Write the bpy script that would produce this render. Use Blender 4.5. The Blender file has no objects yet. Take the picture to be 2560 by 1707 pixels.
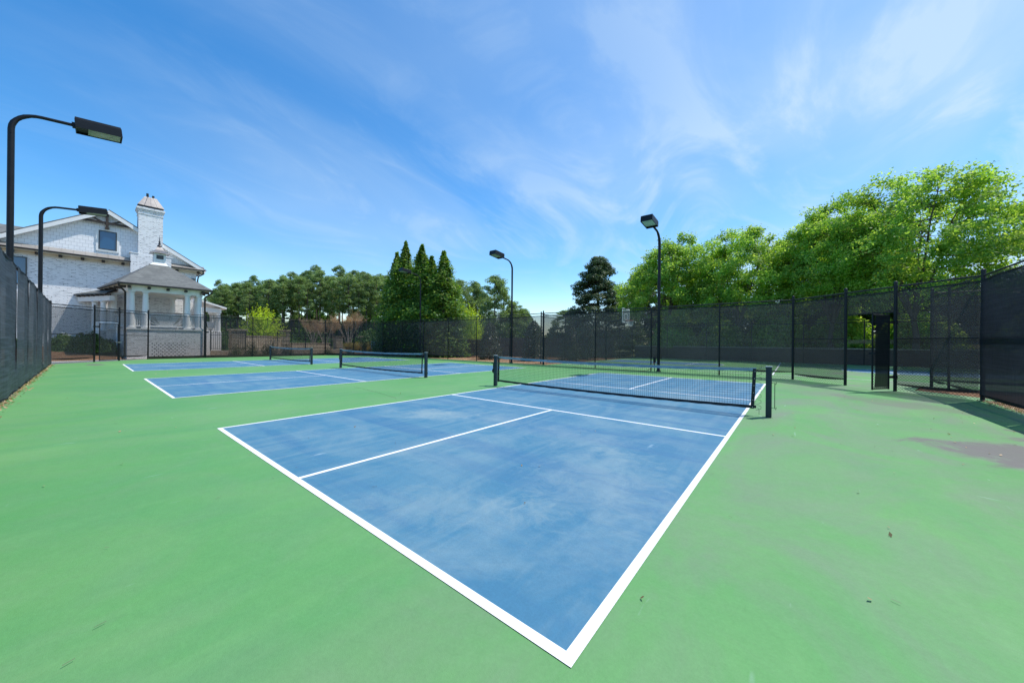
import bpy, bmesh, math, random
import numpy as np
from mathutils import Vector, Matrix

SC = bpy.context.scene
COL = SC.collection
R = math.radians
rng = random.Random(7)

# ------------------------------------------------------------------ helpers
LOC = {}

def tag(o, label=None, cat=None, group=None, kind=None):
    if label: o['label'] = label
    if cat: o['category'] = cat
    if group: o['group'] = group
    if kind: o['kind'] = kind
    return o

def thing(name, loc, label, cat, group=None):
    o = bpy.data.objects.new(name, None)
    o.empty_display_size = 0.3
    COL.objects.link(o)
    o.location = loc
    LOC[o.name] = Vector(loc)
    return tag(o, label, cat, group)

class MB:
    """collects verts and faces in world coordinates, builds ONE mesh object"""
    def __init__(s):
        s.v = []; s.f = []; s.m = []; s.smooth = []
    def face(s, pts, mi=0, sm=False):
        b = len(s.v); s.v += [tuple(p) for p in pts]
        s.f.append(tuple(range(b, b + len(pts)))); s.m.append(mi); s.smooth.append(sm)
    def add(s, vs, fs, mi=0, sm=False):
        b = len(s.v); s.v += [tuple(p) for p in vs]
        for f in fs:
            s.f.append(tuple(b + i for i in f)); s.m.append(mi); s.smooth.append(sm)
    def box(s, x0, x1, y0, y1, z0, z1, mi=0):
        vs = [(x0,y0,z0),(x1,y0,z0),(x1,y1,z0),(x0,y1,z0),(x0,y0,z1),(x1,y0,z1),(x1,y1,z1),(x0,y1,z1)]
        s.add(vs, [(0,3,2,1),(4,5,6,7),(0,1,5,4),(1,2,6,5),(2,3,7,6),(3,0,4,7)], mi)
    def obox(s, c, ux, uy, uz, hx, hy, hz, mi=0):
        c = Vector(c); ux = Vector(ux).normalized()*hx; uy = Vector(uy).normalized()*hy; uz = Vector(uz).normalized()*hz
        vs = [c+a*ux+b*uy+d*uz for d in (-1,1) for a,b in ((-1,-1),(1,-1),(1,1),(-1,1))]
        s.add(vs, [(0,3,2,1),(4,5,6,7),(0,1,5,4),(1,2,6,5),(2,3,7,6),(3,0,4,7)], mi)
    def bar(s, a, b, w, h, up=(0,0,1), mi=0):
        a = Vector(a); b = Vector(b); d = (b-a)
        if d.length < 1e-6: return
        u = Vector(up)
        if abs(d.normalized().dot(u)) > .99: u = Vector((1,0,0))
        x = d.cross(u).normalized(); y = x.cross(d).normalized()
        s.obox((a+b)/2, d, x, y, d.length/2, w/2, h/2, mi)
    def tube(s, pts, rad, n=8, mi=0, cap=True, sm=True):
        pts = [Vector(p) for p in pts]
        rs = rad if isinstance(rad, (list, tuple)) else [rad]*len(pts)
        rings = []
        prev = None
        for i, p in enumerate(pts):
            d = (pts[min(i+1, len(pts)-1)] - pts[max(i-1, 0)]).normalized()
            if prev is None:
                ref = Vector((0,0,1)) if abs(d.z) < .9 else Vector((1,0,0))
                x = d.cross(ref).normalized()
            else:
                x = (prev - d*prev.dot(d)).normalized()
            prev = x
            y = d.cross(x)
            rings.append([p + (x*math.cos(2*math.pi*k/n) + y*math.sin(2*math.pi*k/n))*rs[i] for k in range(n)])
        vs = [q for r in rings for q in r]
        fs = []
        for i in range(len(pts)-1):
            for k in range(n):
                a = i*n+k; b = i*n+(k+1)%n
                fs.append((a, b, b+n, a+n))
        s.add(vs, fs, mi, sm)
        if cap:
            s.face(list(reversed(rings[0])), mi); s.face(rings[-1], mi)
    def lathe(s, c, prof, n=16, mi=0, sm=True):
        c = Vector(c)
        s_v = []; fs = []
        for (r, z) in prof:
            for k in range(n):
                a = 2*math.pi*k/n
                s_v.append(c + Vector((r*math.cos(a), r*math.sin(a), z)))
        for i in range(len(prof)-1):
            for k in range(n):
                a = i*n+k; b = i*n+(k+1)%n
                fs.append((a, b, b+n, a+n))
        s.add(s_v, fs, mi, sm)
        s.face([s_v[k] for k in reversed(range(n))], mi)
        s.face([s_v[(len(prof)-1)*n+k] for k in range(n)], mi)
    def build(s, name, mats, parent=None, bevel=0.0):
        off = Vector((0,0,0))
        p = parent
        while p is not None:
            off += LOC.get(p.name, Vector((0,0,0))); p = p.parent
        me = bpy.data.meshes.new(name)
        me.from_pydata([(x-off.x, y-off.y, z-off.z) for x, y, z in s.v], [], s.f)
        if not isinstance(mats, (list, tuple)): mats = [mats]
        for m in mats: me.materials.append(m)
        me.polygons.foreach_set('material_index', s.m)
        me.polygons.foreach_set('use_smooth', s.smooth)
        me.update()
        o = bpy.data.objects.new(name, me)
        COL.objects.link(o)
        if parent: o.parent = parent
        LOC[o.name] = Vector((0,0,0))
        if bevel > 0:
            b = o.modifiers.new('bevel', 'BEVEL'); b.width = bevel; b.segments = 2; b.limit_method = 'ANGLE'
        return o

def np_mesh(name, verts, nper, mats, parent=None, smooth=False, midx=None):
    """verts (N*nper,3) local coordinates, faces of nper verts each"""
    n = len(verts)//nper
    me = bpy.data.meshes.new(name)
    me.vertices.add(len(verts)); me.vertices.foreach_set('co', np.asarray(verts, np.float32).ravel())
    me.loops.add(len(verts)); me.loops.foreach_set('vertex_index', np.arange(len(verts), dtype=np.int32))
    me.polygons.add(n)
    me.polygons.foreach_set('loop_start', np.arange(0, n*nper, nper, dtype=np.int32))
    me.polygons.foreach_set('loop_total', np.full(n, nper, np.int32))
    if not isinstance(mats, (list, tuple)): mats = [mats]
    for m in mats: me.materials.append(m)
    if midx is not None: me.polygons.foreach_set('material_index', np.asarray(midx, np.int32))
    me.update(calc_edges=True)
    o = bpy.data.objects.new(name, me); COL.objects.link(o)
    if parent: o.parent = parent
    LOC[o.name] = Vector((0,0,0))
    return o

def copy_tree(o, parent=None):
    kids = [c for c in bpy.data.objects if c.parent == o]
    c = o.copy(); COL.objects.link(c)
    if parent is not None: c.parent = parent
    for k in kids: copy_tree(k, c)
    return c

# ------------------------------------------------------------------ materials
class N:
    def __init__(s, name):
        s.mat = bpy.data.materials.new(name); s.mat.use_nodes = True
        s.t = s.mat.node_tree; s.b = s.t.nodes['Principled BSDF']; s.out = s.t.nodes['Material Output']
    def n(s, typ, **kw):
        nd = s.t.nodes.new(typ)
        for k, v in kw.items():
            if k in nd.inputs.keys() if isinstance(k, str) else False: nd.inputs[k].default_value = v
            else: setattr(nd, k, v)
        return nd
    def l(s, a, b): s.t.links.new(a, b)
    def coord(s, which='Object', scale=(1,1,1), rot=(0,0,0)):
        tc = s.n('ShaderNodeTexCoord'); mp = s.n('ShaderNodeMapping')
        mp.inputs['Scale'].default_value = scale; mp.inputs['Rotation'].default_value = rot
        s.l(tc.outputs[which], mp.inputs['Vector']); return mp.outputs[0]
    def pos(s, scale=(1,1,1), rot=(0,0,0), loc=(0,0,0)):
        g = s.n('ShaderNodeNewGeometry'); mp = s.n('ShaderNodeMapping')
        mp.inputs['Scale'].default_value = scale; mp.inputs['Rotation'].default_value = rot; mp.inputs['Location'].default_value = loc
        s.l(g.outputs['Position'], mp.inputs['Vector']); return mp.outputs[0]
    def noise(s, vec, scale, detail=4, rough=.55, dist=0):
        nd = s.n('ShaderNodeTexNoise'); nd.inputs['Scale'].default_value = scale; nd.inputs['Detail'].default_value = detail
        nd.inputs['Roughness'].default_value = rough; nd.inputs['Distortion'].default_value = dist
        if vec is not None: s.l(vec, nd.inputs['Vector'])
        return nd.outputs['Fac']
    def ramp(s, fac, p0, p1, c0=(0,0,0,1), c1=(1,1,1,1)):
        r = s.n('ShaderNodeValToRGB'); e = r.color_ramp.elements
        e[0].position = p0; e[1].position = p1; e[0].color = c0; e[1].color = c1
        s.l(fac, r.inputs['Fac']); return r.outputs['Color']
    def mix(s, fac, a, b, typ='MIX'):
        m = s.n('ShaderNodeMix'); m.data_type = 'RGBA'; m.blend_type = typ
        for sock, v in ((m.inputs[0], fac), (m.inputs[6], a), (m.inputs[7], b)):
            if isinstance(v, (int, float)): sock.default_value = v
            elif isinstance(v, (tuple, list)): sock.default_value = (*v[:3], 1)
            else: s.l(v, sock)
        return m.outputs[2]
    def math(s, op, a, b=None, clamp=False):
        m = s.n('ShaderNodeMath'); m.operation = op; m.use_clamp = clamp
        for i, v in enumerate((a, b)):
            if v is None: continue
            if isinstance(v, (int, float)): m.inputs[i].default_value = v
            else: s.l(v, m.inputs[i])
        return m.outputs[0]
    def bump(s, h, strength=.3, dist=.02):
        b = s.n('ShaderNodeBump'); b.inputs['Strength'].default_value = strength; b.inputs['Distance'].default_value = dist
        s.l(h, b.inputs['Height']); s.l(b.outputs[0], s.b.inputs['Normal']); return b
    def base(s, c):
        if isinstance(c, (tuple, list)): s.b.inputs['Base Color'].default_value = (*c[:3], 1)
        else: s.l(c, s.b.inputs['Base Color'])
    def rough(s, r):
        if isinstance(r, (int, float)): s.b.inputs['Roughness'].default_value = r
        else: s.l(r, s.b.inputs['Roughness'])

def simple(name, col, rough=.6, var=.15, scale=6, metal=0, bump=0, spec=.5):
    m = N(name)
    v = m.coord('Object')
    f = m.noise(v, scale, 5)
    lo = tuple(c*(1-var) for c in col); hi = tuple(min(1, c*(1+var)) for c in col)
    m.base(m.mix(m.ramp(f, .3, .7), lo, hi))
    m.rough(rough); m.b.inputs['Metallic'].default_value = metal
    m.b.inputs['Specular IOR Level'].default_value = spec
    if bump: m.bump(m.noise(v, scale*8, 4), bump, .01)
    return m.mat

BLUE_WEAR = ((-4.5,2.85,.75,.55,20,.62), (-3.3,3.3,.7,.4,-20,.28), (-.75,1.9,.8,1.1,10,.34), (-1.5,.6,.95,.4,30,.30), (-1.7,3.1,1.0,.6,0,.28), (-2.9,1.7,.6,.9,-30,.24), (-14.2,2.8,1.1,.5,15,.45), (-1.2,8.1,1.2,.5,0,.35), (-24.0,6.1,.8,.6,0,.4))
def court_paint(name, col, col2, kind):
    m = N(name)
    p = m.pos()
    big = m.noise(p, .35, 5, .55, .6)
    mid = m.noise(p, 1.3, 6, .6, 1.2)
    fine = m.noise(p, 60, 3, .6)
    grain = m.noise(p, 260, 2, .6)
    # sweeping squeegee marks
    sw = m.noise(m.pos(scale=(.9,.12,1), rot=(0,0,R(25))), 2.2, 5, .6, 1.8)
    sw2 = m.noise(m.pos(scale=(.10,1.0,1), rot=(0,0,R(-38))), 1.8, 4, .6, 1.2)
    c = m.mix(m.ramp(big, .35, .68), col, col2)
    lite = tuple(min(1, x*1.12+.03) for x in col2)
    if kind == 'blue':
        f = m.math('MULTIPLY', m.ramp(m.noise(p, .62, 7, .62, 1.8), .45, .72), .60)
        c = m.mix(f, c, (.20,.31,.36))
        f = m.math('MULTIPLY', m.ramp(sw, .44, .66), .42)
        c = m.mix(f, c, (.18,.295,.36))
        f = m.math('MULTIPLY', m.ramp(sw2, .46, .66), .55)
        c = m.mix(f, c, (.040,.145,.285))
    else:
        f = m.math('MULTIPLY', m.ramp(mid, .42, .72), .35)
        c = m.mix(f, c, (.17,.28,.155))
        f = m.math('MULTIPLY', m.ramp(m.noise(m.pos(scale=(1,.6,1), rot=(0,0,R(-30))), .5, 5, .55, 1.2), .48, .66), .45)
        c = m.mix(f, c, (.075,.27,.095))
        f = m.math('MULTIPLY', m.ramp(sw, .5, .75), .20)
        c = m.mix(f, c, lite)
        # grey dirt film, stronger towards the gate side of the slab
        sx = m.n('ShaderNodeSeparateXYZ'); m.l(m.pos(), sx.inputs[0])
        side = m.ramp(m.math('MULTIPLY_ADD', sx.outputs[0], .16), .0, .75)
        dn = m.ramp(m.noise(m.pos(scale=(1,.55,1), rot=(0,0,R(20))), .8, 6, .6, .9), .42, .70)
        f = m.math('MULTIPLY', m.math('MULTIPLY', side, dn), .9)
        c = m.mix(f, c, (.19,.215,.175))
        # two washed-out puddle stains
        for (cx, cy, rx, ry, a, s_) in ((3.0, 6.1, .95, .75, R(20), .85), (4.0, 7.0, .8, 1.3, 0, .8), (-27.3, -.9, 1.3, .35, R(5), .7), (2.6, 10.6, 1.6, .7, R(-40), .45)):
            mp = m.n('ShaderNodeMapping'); g = m.n('ShaderNodeNewGeometry')
            mp.vector_type = 'TEXTURE'
            mp.inputs['Location'].default_value = (cx, cy, 0); mp.inputs['Rotation'].default_value = (0,0,a); mp.inputs['Scale'].default_value = (rx, ry, 1)
            m.l(g.outputs['Position'], mp.inputs['Vector'])
            ln = m.n('ShaderNodeVectorMath', operation='LENGTH'); m.l(mp.outputs[0], ln.inputs[0])
            d2 = m.math('ADD', ln.outputs['Value'], m.math('MULTIPLY', m.math('SUBTRACT', m.noise(p, 1.6, 7, .68, .8), .5), 2.6))
            f = m.math('MULTIPLY', m.ramp(d2, .65, 1.2, (1,1,1,1), (0,0,0,1)), s_)
            c = m.mix(f, c, (.150,.135,.133))
    if kind == 'blue':
        for (cx, cy, rx, ry, a, s_) in BLUE_WEAR:
            mp = m.n('ShaderNodeMapping'); g = m.n('ShaderNodeNewGeometry'); mp.vector_type = 'TEXTURE'
            mp.inputs['Location'].default_value = (cx, cy, 0); mp.inputs['Rotation'].default_value = (0,0,R(a)); mp.inputs['Scale'].default_value = (rx, ry, 1)
            m.l(g.outputs['Position'], mp.inputs['Vector'])
            ln = m.n('ShaderNodeVectorMath', operation='LENGTH'); m.l(mp.outputs[0], ln.inputs[0])
            d2 = m.math('ADD', ln.outputs['Value'], m.math('MULTIPLY', m.math('SUBTRACT', m.noise(p, 3.2, 9, .74, .7), .5), 3.0))
            f = m.math('MULTIPLY', m.ramp(d2, .15, 1.25, (1,1,1,1), (0,0,0,1)), s_)
            c = m.mix(f, c, (.28,.37,.385))
    # pale scuffs
    sc1 = m.noise(m.pos(scale=(1.0,.22,1), rot=(0,0,R(-52))), 9, 3, .5, .3)
    sc2 = m.noise(m.pos(scale=(.25,1.0,1), rot=(0,0,R(12))), 8, 3, .5, .3)
    f = m.math('MULTIPLY', m.ramp(sc1, .72, .80), .40)
    c = m.mix(f, c, (.42,.55,.52) if kind == 'green' else (.42,.58,.68))
    f = m.math('MULTIPLY', m.ramp(sc2, .73, .82), .35)
    c = m.mix(f, c, (.42,.55,.48) if kind == 'green' else (.42,.58,.66))
    for sc_, rot_, sc2_, th, amt in ((1.1, 20, (1,.22,1), .84, .5), (1.5, -50, (1,.28,1), .87, .45), (2.6, 75, (1,.5,1), .88, .4)):
        vo = m.n('ShaderNodeTexVoronoi'); vo.inputs['Scale'].default_value = sc_*1.6
        m.l(m.pos(scale=sc2_, rot=(0,0,R(rot_)), loc=(rot_*.13,0,0)), vo.inputs['Vector'])
        sep = m.n('ShaderNodeSeparateColor'); m.l(vo.outputs['Color'], sep.inputs[0])
        on = m.ramp(sep.outputs[0], th-.01, th)
        rad = m.math('MULTIPLY_ADD', sep.outputs[1], .05); rad.node.inputs[2].default_value = .02
        d_ = m.math('ADD', m.math('DIVIDE', vo.outputs['Distance'], rad), m.math('MULTIPLY', m.math('SUBTRACT', m.noise(p, 30, 3), .5), 1.2))
        f = m.math('MULTIPLY', m.math('MULTIPLY', on, m.ramp(d_, .3, 1.1, (1,1,1,1), (0,0,0,1))), amt)
        c = m.mix(f, c, (.40,.50,.42) if kind == 'green' else (.42,.55,.62))
    blot = m.noise(p, 14, 5, .7)
    gf = m.math('ADD', .68, m.math('ADD', m.math('MULTIPLY', fine, .22), m.math('MULTIPLY', blot, .24))); gf2 = m.math('ADD', gf, m.math('MULTIPLY', grain, .18))
    cc = m.n('ShaderNodeCombineColor'); [m.l(gf2, cc.inputs[i]) for i in range(3)]
    c = m.mix(1.0, c, cc.outputs[0], 'MULTIPLY')
    m.base(c); m.rough(.62); m.b.inputs['Specular IOR Level'].default_value = .35
    m.bump(m.math('ADD', grain, fine), .25, .004)
    return m.mat

M = {}
M['green'] = court_paint('court_green', (.098,.298,.090), (.140,.335,.110), 'green')
M['blue'] = court_paint('court_blue', (.043,.172,.285), (.070,.208,.315), 'blue')
def line_paint():
    m = N('line_white'); p = m.pos()
    f = m.ramp(m.noise(p, 5, 6, .6), .35, .75)
    m.base(m.mix(f, (.83,.84,.84), (.77,.79,.79))); m.rough(.6); m.bump(m.noise(p, 250, 2), .2, .003)
    return m.mat
M['white_line'] = line_paint()

def ground_mat(name, cols, scale=1.2, fine=25):
    m = N(name); p = m.pos()
    c = m.mix(m.ramp(m.noise(p, scale, 5, .6, .4), .35, .65), cols[0], cols[1])
    c = m.mix(m.ramp(m.noise(p, fine, 4, .7), .40, .62), c, cols[2])
    m.base(c); m.rough(.95); m.b.inputs['Specular IOR Level'].default_value = .1
    m.bump(m.noise(p, fine*1.5, 4, .7), .8, .05)
    return m.mat
M['ground'] = ground_mat('ground_grass', ((.06,.10,.03), (.10,.12,.045), (.13,.10,.055)), .15, 5)
M['mulch'] = ground_mat('mulch', ((.24,.13,.075), (.36,.21,.12), (.13,.07,.045)), 1.6, 22)
M['straw'] = ground_mat('pine_straw', ((.42,.25,.15), (.50,.33,.20), (.28,.16,.09)), 1.6, 22)
M['bank'] = ground_mat('bank_litter_shaded', ((.10,.075,.04), (.075,.10,.035), (.06,.045,.03)), .9, 8)  # litter tones darkened, tree shade put into the colour
M['concrete'] = ground_mat('concrete', ((.42,.40,.36), (.48,.46,.42), (.36,.34,.31)), .8, 30)
M['black_metal'] = simple('black_coated_steel', (.009,.010,.013), .45, .3, 10, spec=.35)
M['pole_metal'] = simple('lamp_black_paint', (.008,.009,.012), .42, .3, 5, spec=.3)
M['wire'] = simple('vinyl_wire', (.012,.014,.016), .4, .2, 10)
M['netcord'] = simple('net_cord', (.010,.013,.020), .7, .2, 10)
M['bandblack'] = simple('vinyl_black_band', (.010,.012,.018), .5, .3, 12)
def headband_mat():
    m = N('headband_canvas'); p = m.pos()
    f = m.ramp(m.noise(m.pos(scale=(1,1,3)), 3.5, 6, .65), .38, .68)
    c = m.mix(f, (.24,.30,.33), (.44,.50,.52))
    c = m.mix(m.ramp(m.noise(p, 14, 4), .60, .78), c, (.09,.11,.12))
    m.base(c); m.rough(.8); return m.mat
M['headband'] = headband_mat()
M['net_post'] = simple('net_post_paint', (.020,.036,.052), .42, .25, 8)
M['grommet'] = simple('grommet_brass', (.65,.62,.55), .35, .1, 10, metal=.8)
def brick_paint(name, white, gap, sx=.22, sz=.075, strength=1.0, holes=False):
    m = N(name)
    g = m.n('ShaderNodeNewGeometry'); sp = m.n('ShaderNodeSeparateXYZ'); m.l(g.outputs['Position'], sp.inputs[0])
    u = m.math('ADD', sp.outputs[0], sp.outputs[1])
    cb = m.n('ShaderNodeCombineXYZ'); m.l(u, cb.inputs[0]); m.l(sp.outputs[2], cb.inputs[1])
    # uneven courses
    nz = m.n('ShaderNodeTexNoise'); nz.inputs['Scale'].default_value = 2.2; nz.inputs['Detail'].default_value = 3
    m.l(cb.outputs[0], nz.inputs['Vector'])
    ad = m.n('ShaderNodeVectorMath', operation='MULTIPLY_ADD'); m.l(nz.outputs['Color'], ad.inputs[0])
    ad.inputs[1].default_value = (.06,.035,0); m.l(cb.outputs[0], ad.inputs[2])
    br = m.n('ShaderNodeTexBrick'); m.l(ad.outputs[0], br.inputs['Vector'])
    br.inputs['Scale'].default_value = 1; br.inputs['Brick Width'].default_value = sx; br.inputs['Row Height'].default_value = sz
    br.inputs['Mortar Size'].default_value = .016; br.inputs['Mortar Smooth'].default_value = .3; br.inputs['Bias'].default_value = 0
    br.inputs['Color1'].default_value = (.9,.9,.9,1); br.inputs['Color2'].default_value = (.55,.55,.55,1); br.inputs['Mortar'].default_value = (0,0,0,1)
    n1 = m.noise(cb.outputs[0], 5.5, 5, .65)
    n2 = m.noise(m_scale(m, cb.outputs[0], (3,14,1)), 1.0, 4, .6)
    h = m.math('ADD', m.math('MULTIPLY', br.outputs['Fac'], -.6), m.math('MULTIPLY', n1, .6))
    dark = m.math('MULTIPLY', br.outputs['Fac'], m.ramp(n2, .50, .58))
    c = m.mix(m.ramp(n1, .3, .7), tuple(x*.93 for x in white), white)
    c = m.mix(dark, c, gap)
    m.base(c); m.rough(.75); m.bump(h, strength, .02)
    return m.mat
def m_scale(m, vec, s):
    mp = m.n('ShaderNodeMapping'); mp.inputs['Scale'].default_value = s; m.l(vec, mp.inputs['Vector']); return mp.outputs[0]
M['brick'] = brick_paint('painted_brick', (.88,.88,.88), (.20,.20,.21), .34, .105, .25)  # gap grey paints the shadow lines between bricks into the colour
def shingle_mat(name, c0, c1, w, h, gapc, strength=.6):
    m = N(name)
    g = m.n('ShaderNodeNewGeometry'); sp = m.n('ShaderNodeSeparateXYZ'); m.l(g.outputs['Position'], sp.inputs[0])
    u = m.math('ADD', sp.outputs[0], sp.outputs[1])
    cb = m.n('ShaderNodeCombineXYZ'); m.l(u, cb.inputs[0]); m.l(sp.outputs[2], cb.inputs[1])
    br = m.n('ShaderNodeTexBrick'); m.l(cb.outputs[0], br.inputs['Vector'])
    br.inputs['Scale'].default_value = 1; br.inputs['Brick Width'].default_value = w; br.inputs['Row Height'].default_value = h
    br.inputs['Mortar Size'].default_value = .006; br.inputs['Mortar Smooth'].default_value = .2
    br.inputs['Color1'].default_value = (*c0,1); br.inputs['Color2'].default_value = (*c1,1); br.inputs['Mortar'].default_value = (*gapc,1)
    n1 = m.noise(cb.outputs[0], 3, 5)
    c = m.mix(m.math('MULTIPLY', m.ramp(n1, .35, .7), .35), br.outputs['Color'], tuple(x*.88 for x in c0))
    m.base(c); m.rough(.85)
    # saw-tooth course height
    fr = m.math('FRACT', m.math('DIVIDE', sp.outputs[2], h))
    m.bump(m.math('ADD', m.math('MULTIPLY', fr, -1.0), br.outputs['Fac']), strength, .03)
    return m.mat
M['siding'] = shingle_mat('white_shake_siding', (.88,.88,.89), (.84,.84,.86), .26, .26, (.34,.34,.36), .3)
M['roof_shingle'] = shingle_mat('grey_roof_shingle', (.125,.13,.125), (.185,.19,.18), .36, .10, (.07,.07,.07), .3)
M['trim'] = simple('white_trim', (.85,.84,.82), .5, .04, 4)
M['cream'] = simple('cream_soffit', (.74,.68,.56), .6, .05, 4)
M['darkwood'] = simple('dark_stained_wood', (.040,.026,.018), .6, .3, 9)
M['bronze'] = simple('bronze_gutter', (.022,.020,.020), .35, .2, 8)
def metal_roof():
    m = N('standing_seam_metal'); v = m.pos()
    m.base(m.mix(m.noise(v, 2, 4), (.34,.31,.28), (.44,.41,.38))); m.rough(.45); m.b.inputs['Metallic'].default_value = .55
    return m.mat
M['metal_roof'] = metal_roof()
M['hole_shade'] = simple('hole_shade_grey', (.20,.20,.20), .9, .2, 6)
M['cap_metal'] = simple('chimney_cap_metal', (.30,.28,.26), .34, .2, 3, metal=.9)
def glass_mat():
    m = N('window_glass'); m.base((.01,.07,.17)); m.rough(.03); m.b.inputs['Specular IOR Level'].default_value = .9  # blue base colour paints in the sky's reflection
    m.b.inputs['Coat Weight'].default_value = .6; m.b.inputs['Coat Roughness'].default_value = .02
    return m.mat
M['glass'] = glass_mat()
M['winframe'] = simple('bronze_window_frame', (.05,.05,.052), .4, .1, 5)
M['stone'] = ground_mat('ledge_stone', ((.48,.40,.29), (.58,.50,.38), (.30,.23,.16)), 3, 9)
M['woodfence'] = simple('weathered_fence_wood', (.13,.105,.085), .85, .35, 3, bump=.3)
M['retwall'] = brick_paint('red_brown_brick', (.115,.075,.055), (.05,.04,.035), .22, .08, .8)
M['sign'] = simple('sign_board', (.62,.63,.66), .5, .06, 14)
M['red'] = simple('rim_red', (.42,.07,.04), .5, .1, 6)
M['white_cord'] = simple('white_net_cord', (.75,.75,.75), .8, .05, 6)
def lens_mat():
    m = N('lamp_lens'); v = m.coord('Object')
    m.base(m.mix(m.ramp(m.noise(v, 6, 3), .35, .65), (.30,.36,.26), (.52,.58,.44))); m.rough(.12)
    m.b.inputs['Specular IOR Level'].default_value = .8
    return m.mat
M['lens'] = lens_mat()
def board_glass():
    m = N('backboard_acrylic')
    tr = m.n('ShaderNodeBsdfTransparent'); mx = m.n('ShaderNodeMixShader'); mx.inputs[0].default_value = .35
    m.base((.55,.6,.62)); m.rough(.1)
    m.l(tr.outputs[0], mx.inputs[1]); m.l(m.b.outputs[0], mx.inputs[2]); m.l(mx.outputs[0], m.out.inputs['Surface'])
    return m.mat
M['acrylic'] = board_glass()
def screen_mat(name, col, opac, sheen=0.0, ribk=.5, glow=.5, ribx=1.6):
    """woven windscreen: the open holes of the weave as an even share of see-through"""
    m = N(name); p = m.pos()
    w = m.noise(p, .9, 4, .6, .5)
    c = m.mix(m.ramp(w, .3, .7), tuple(x*.8 for x in col), tuple(x*1.25 for x in col))
    # lighter horizontal rib lines of the knit
    rib = m.noise(m.pos(scale=(.35,.35,17)), 2.2, 2, .5)
    c = m.mix(m.math('MULTIPLY', m.ramp(rib, .48, .62), ribk), c, tuple(x*ribx+.004 for x in col))
    m.base(c); m.rough(.55); m.b.inputs['Specular IOR Level'].default_value = .45
    m.b.inputs['Sheen Weight'].default_value = sheen; m.b.inputs['Sheen Roughness'].default_value = .4
    wr = m.noise(m.pos(scale=(1,1,.35)), 3.0, 4, .6, .6)
    m.bump(m.math('ADD', wr, m.math('MULTIPLY', rib, .2)), .5, .05)
    tr = m.n('ShaderNodeBsdfTransparent'); mx = m.n('ShaderNodeMixShader')
    op = m.math('ADD', opac-.04, m.math('MULTIPLY', w, .08)); m.l(op, mx.inputs[0])
    tl = m.n('ShaderNodeBsdfTranslucent'); m.l(c, tl.inputs['Color']); tm = m.n('ShaderNodeMixShader'); tm.inputs[0].default_value = glow
    m.l(m.b.outputs[0], tm.inputs[1]); m.l(tl.outputs[0], tm.inputs[2])
    m.l(tr.outputs[0], mx.inputs[1]); m.l(tm.outputs[0], mx.inputs[2]); m.l(mx.outputs[0], m.out.inputs['Surface'])
    return m.mat
M['screen'] = screen_mat('windscreen_black', (.066,.071,.074), .54)
M['screen_heavy'] = screen_mat('windscreen_heavy', (.024,.027,.035), .92)
M['screen_thin'] = screen_mat('windscreen_worn', (.050,.053,.056), .50)
M['screen_near'] = screen_mat('windscreen_blue_grey', (.026,.033,.045), .95, .0, .9, .1, 2.1)
M['screen_dense'] = screen_mat('windscreen_double', (.012,.015,.020), .93)

def leaf_mat(name, cols, trans=.45, tint=(1.25,1.3,.5), rough=.5):
    m = N(name)
    g = m.n('ShaderNodeNewGeometry')
    r = g.outputs['Random Per Island']
    rp = m.n('ShaderNodeValToRGB'); e = rp.color_ramp.elements
    e[0].color = (*cols[0],1); e[0].position = 0
    e[1].color = (*cols[-1],1); e[1].position = 1
    for i, c in enumerate(cols[1:-1]):
        q = e.new((i+1)/(len(cols)-1)); q.color = (*c,1)
    m.l(r, rp.inputs['Fac'])
    cl = m.mix(m.ramp(m.noise(m.pos(), .55, 3), .35, .65), tuple(.75 for _ in range(3)), (1.12,1.12,1.0))
    c = m.mix(1.0, rp.outputs['Color'], cl, 'MULTIPLY')
    m.base(c); m.rough(rough); m.b.inputs['Specular IOR Level'].default_value = .3
    t = m.n('ShaderNodeBsdfTranslucent'); m.l(m.mix(1.0, c, tint, 'MULTIPLY'), t.inputs['Color'])
    mx = m.n('ShaderNodeMixShader'); mx.inputs[0].default_value = trans
    m.l(m.b.outputs[0], mx.inputs[1]); m.l(t.outputs[0], mx.inputs[2]); m.l(mx.outputs[0], m.out.inputs['Surface'])
    return m.mat
M['zelkova'] = leaf_mat('zelkova_leaf', ((.22,.42,.07), (.34,.55,.10), (.52,.68,.20), (.26,.47,.08), (.15,.33,.06)), .6, (1.4,1.3,.6))
M['oak'] = leaf_mat('oak_leaf', ((.11,.18,.045), (.16,.24,.06), (.20,.28,.09)), .45)
M['pine'] = leaf_mat('pine_needle', ((.06,.105,.06), (.10,.155,.075), (.14,.19,.09), (.075,.12,.07)), .3)
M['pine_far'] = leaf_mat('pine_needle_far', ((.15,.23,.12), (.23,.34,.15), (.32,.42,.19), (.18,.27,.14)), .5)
M['arbor'] = leaf_mat('arborvitae_leaf', ((.06,.15,.035), (.11,.24,.04), (.20,.33,.05), (.36,.43,.055)), .45)
M['lime'] = leaf_mat('lime_leaf', ((.46,.64,.03), (.58,.74,.05), (.66,.78,.08)), .55, (1.2,1.2,.6))
M['holly'] = leaf_mat('holly_leaf', ((.035,.055,.028), (.07,.095,.045), (.17,.19,.12)), .15, rough=.3)
M['shrub'] = leaf_mat('shrub_leaf', ((.05,.115,.03), (.09,.17,.04), (.14,.22,.055)), .35)
M['rose'] = leaf_mat('rose_leaf', ((.05,.08,.03), (.09,.11,.05), (.16,.10,.06)), .3)
M['drygrass'] = leaf_mat('dry_grass', ((.42,.32,.14), (.50,.40,.20), (.35,.25,.11)), .35)
M['twig'] = leaf_mat('russet_twig', ((.44,.27,.19), (.52,.34,.24), (.40,.29,.20)), .3)
M['bark'] = simple('bark_grey', (.13,.105,.085), .9, .35, 4, bump=.5)
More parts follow.
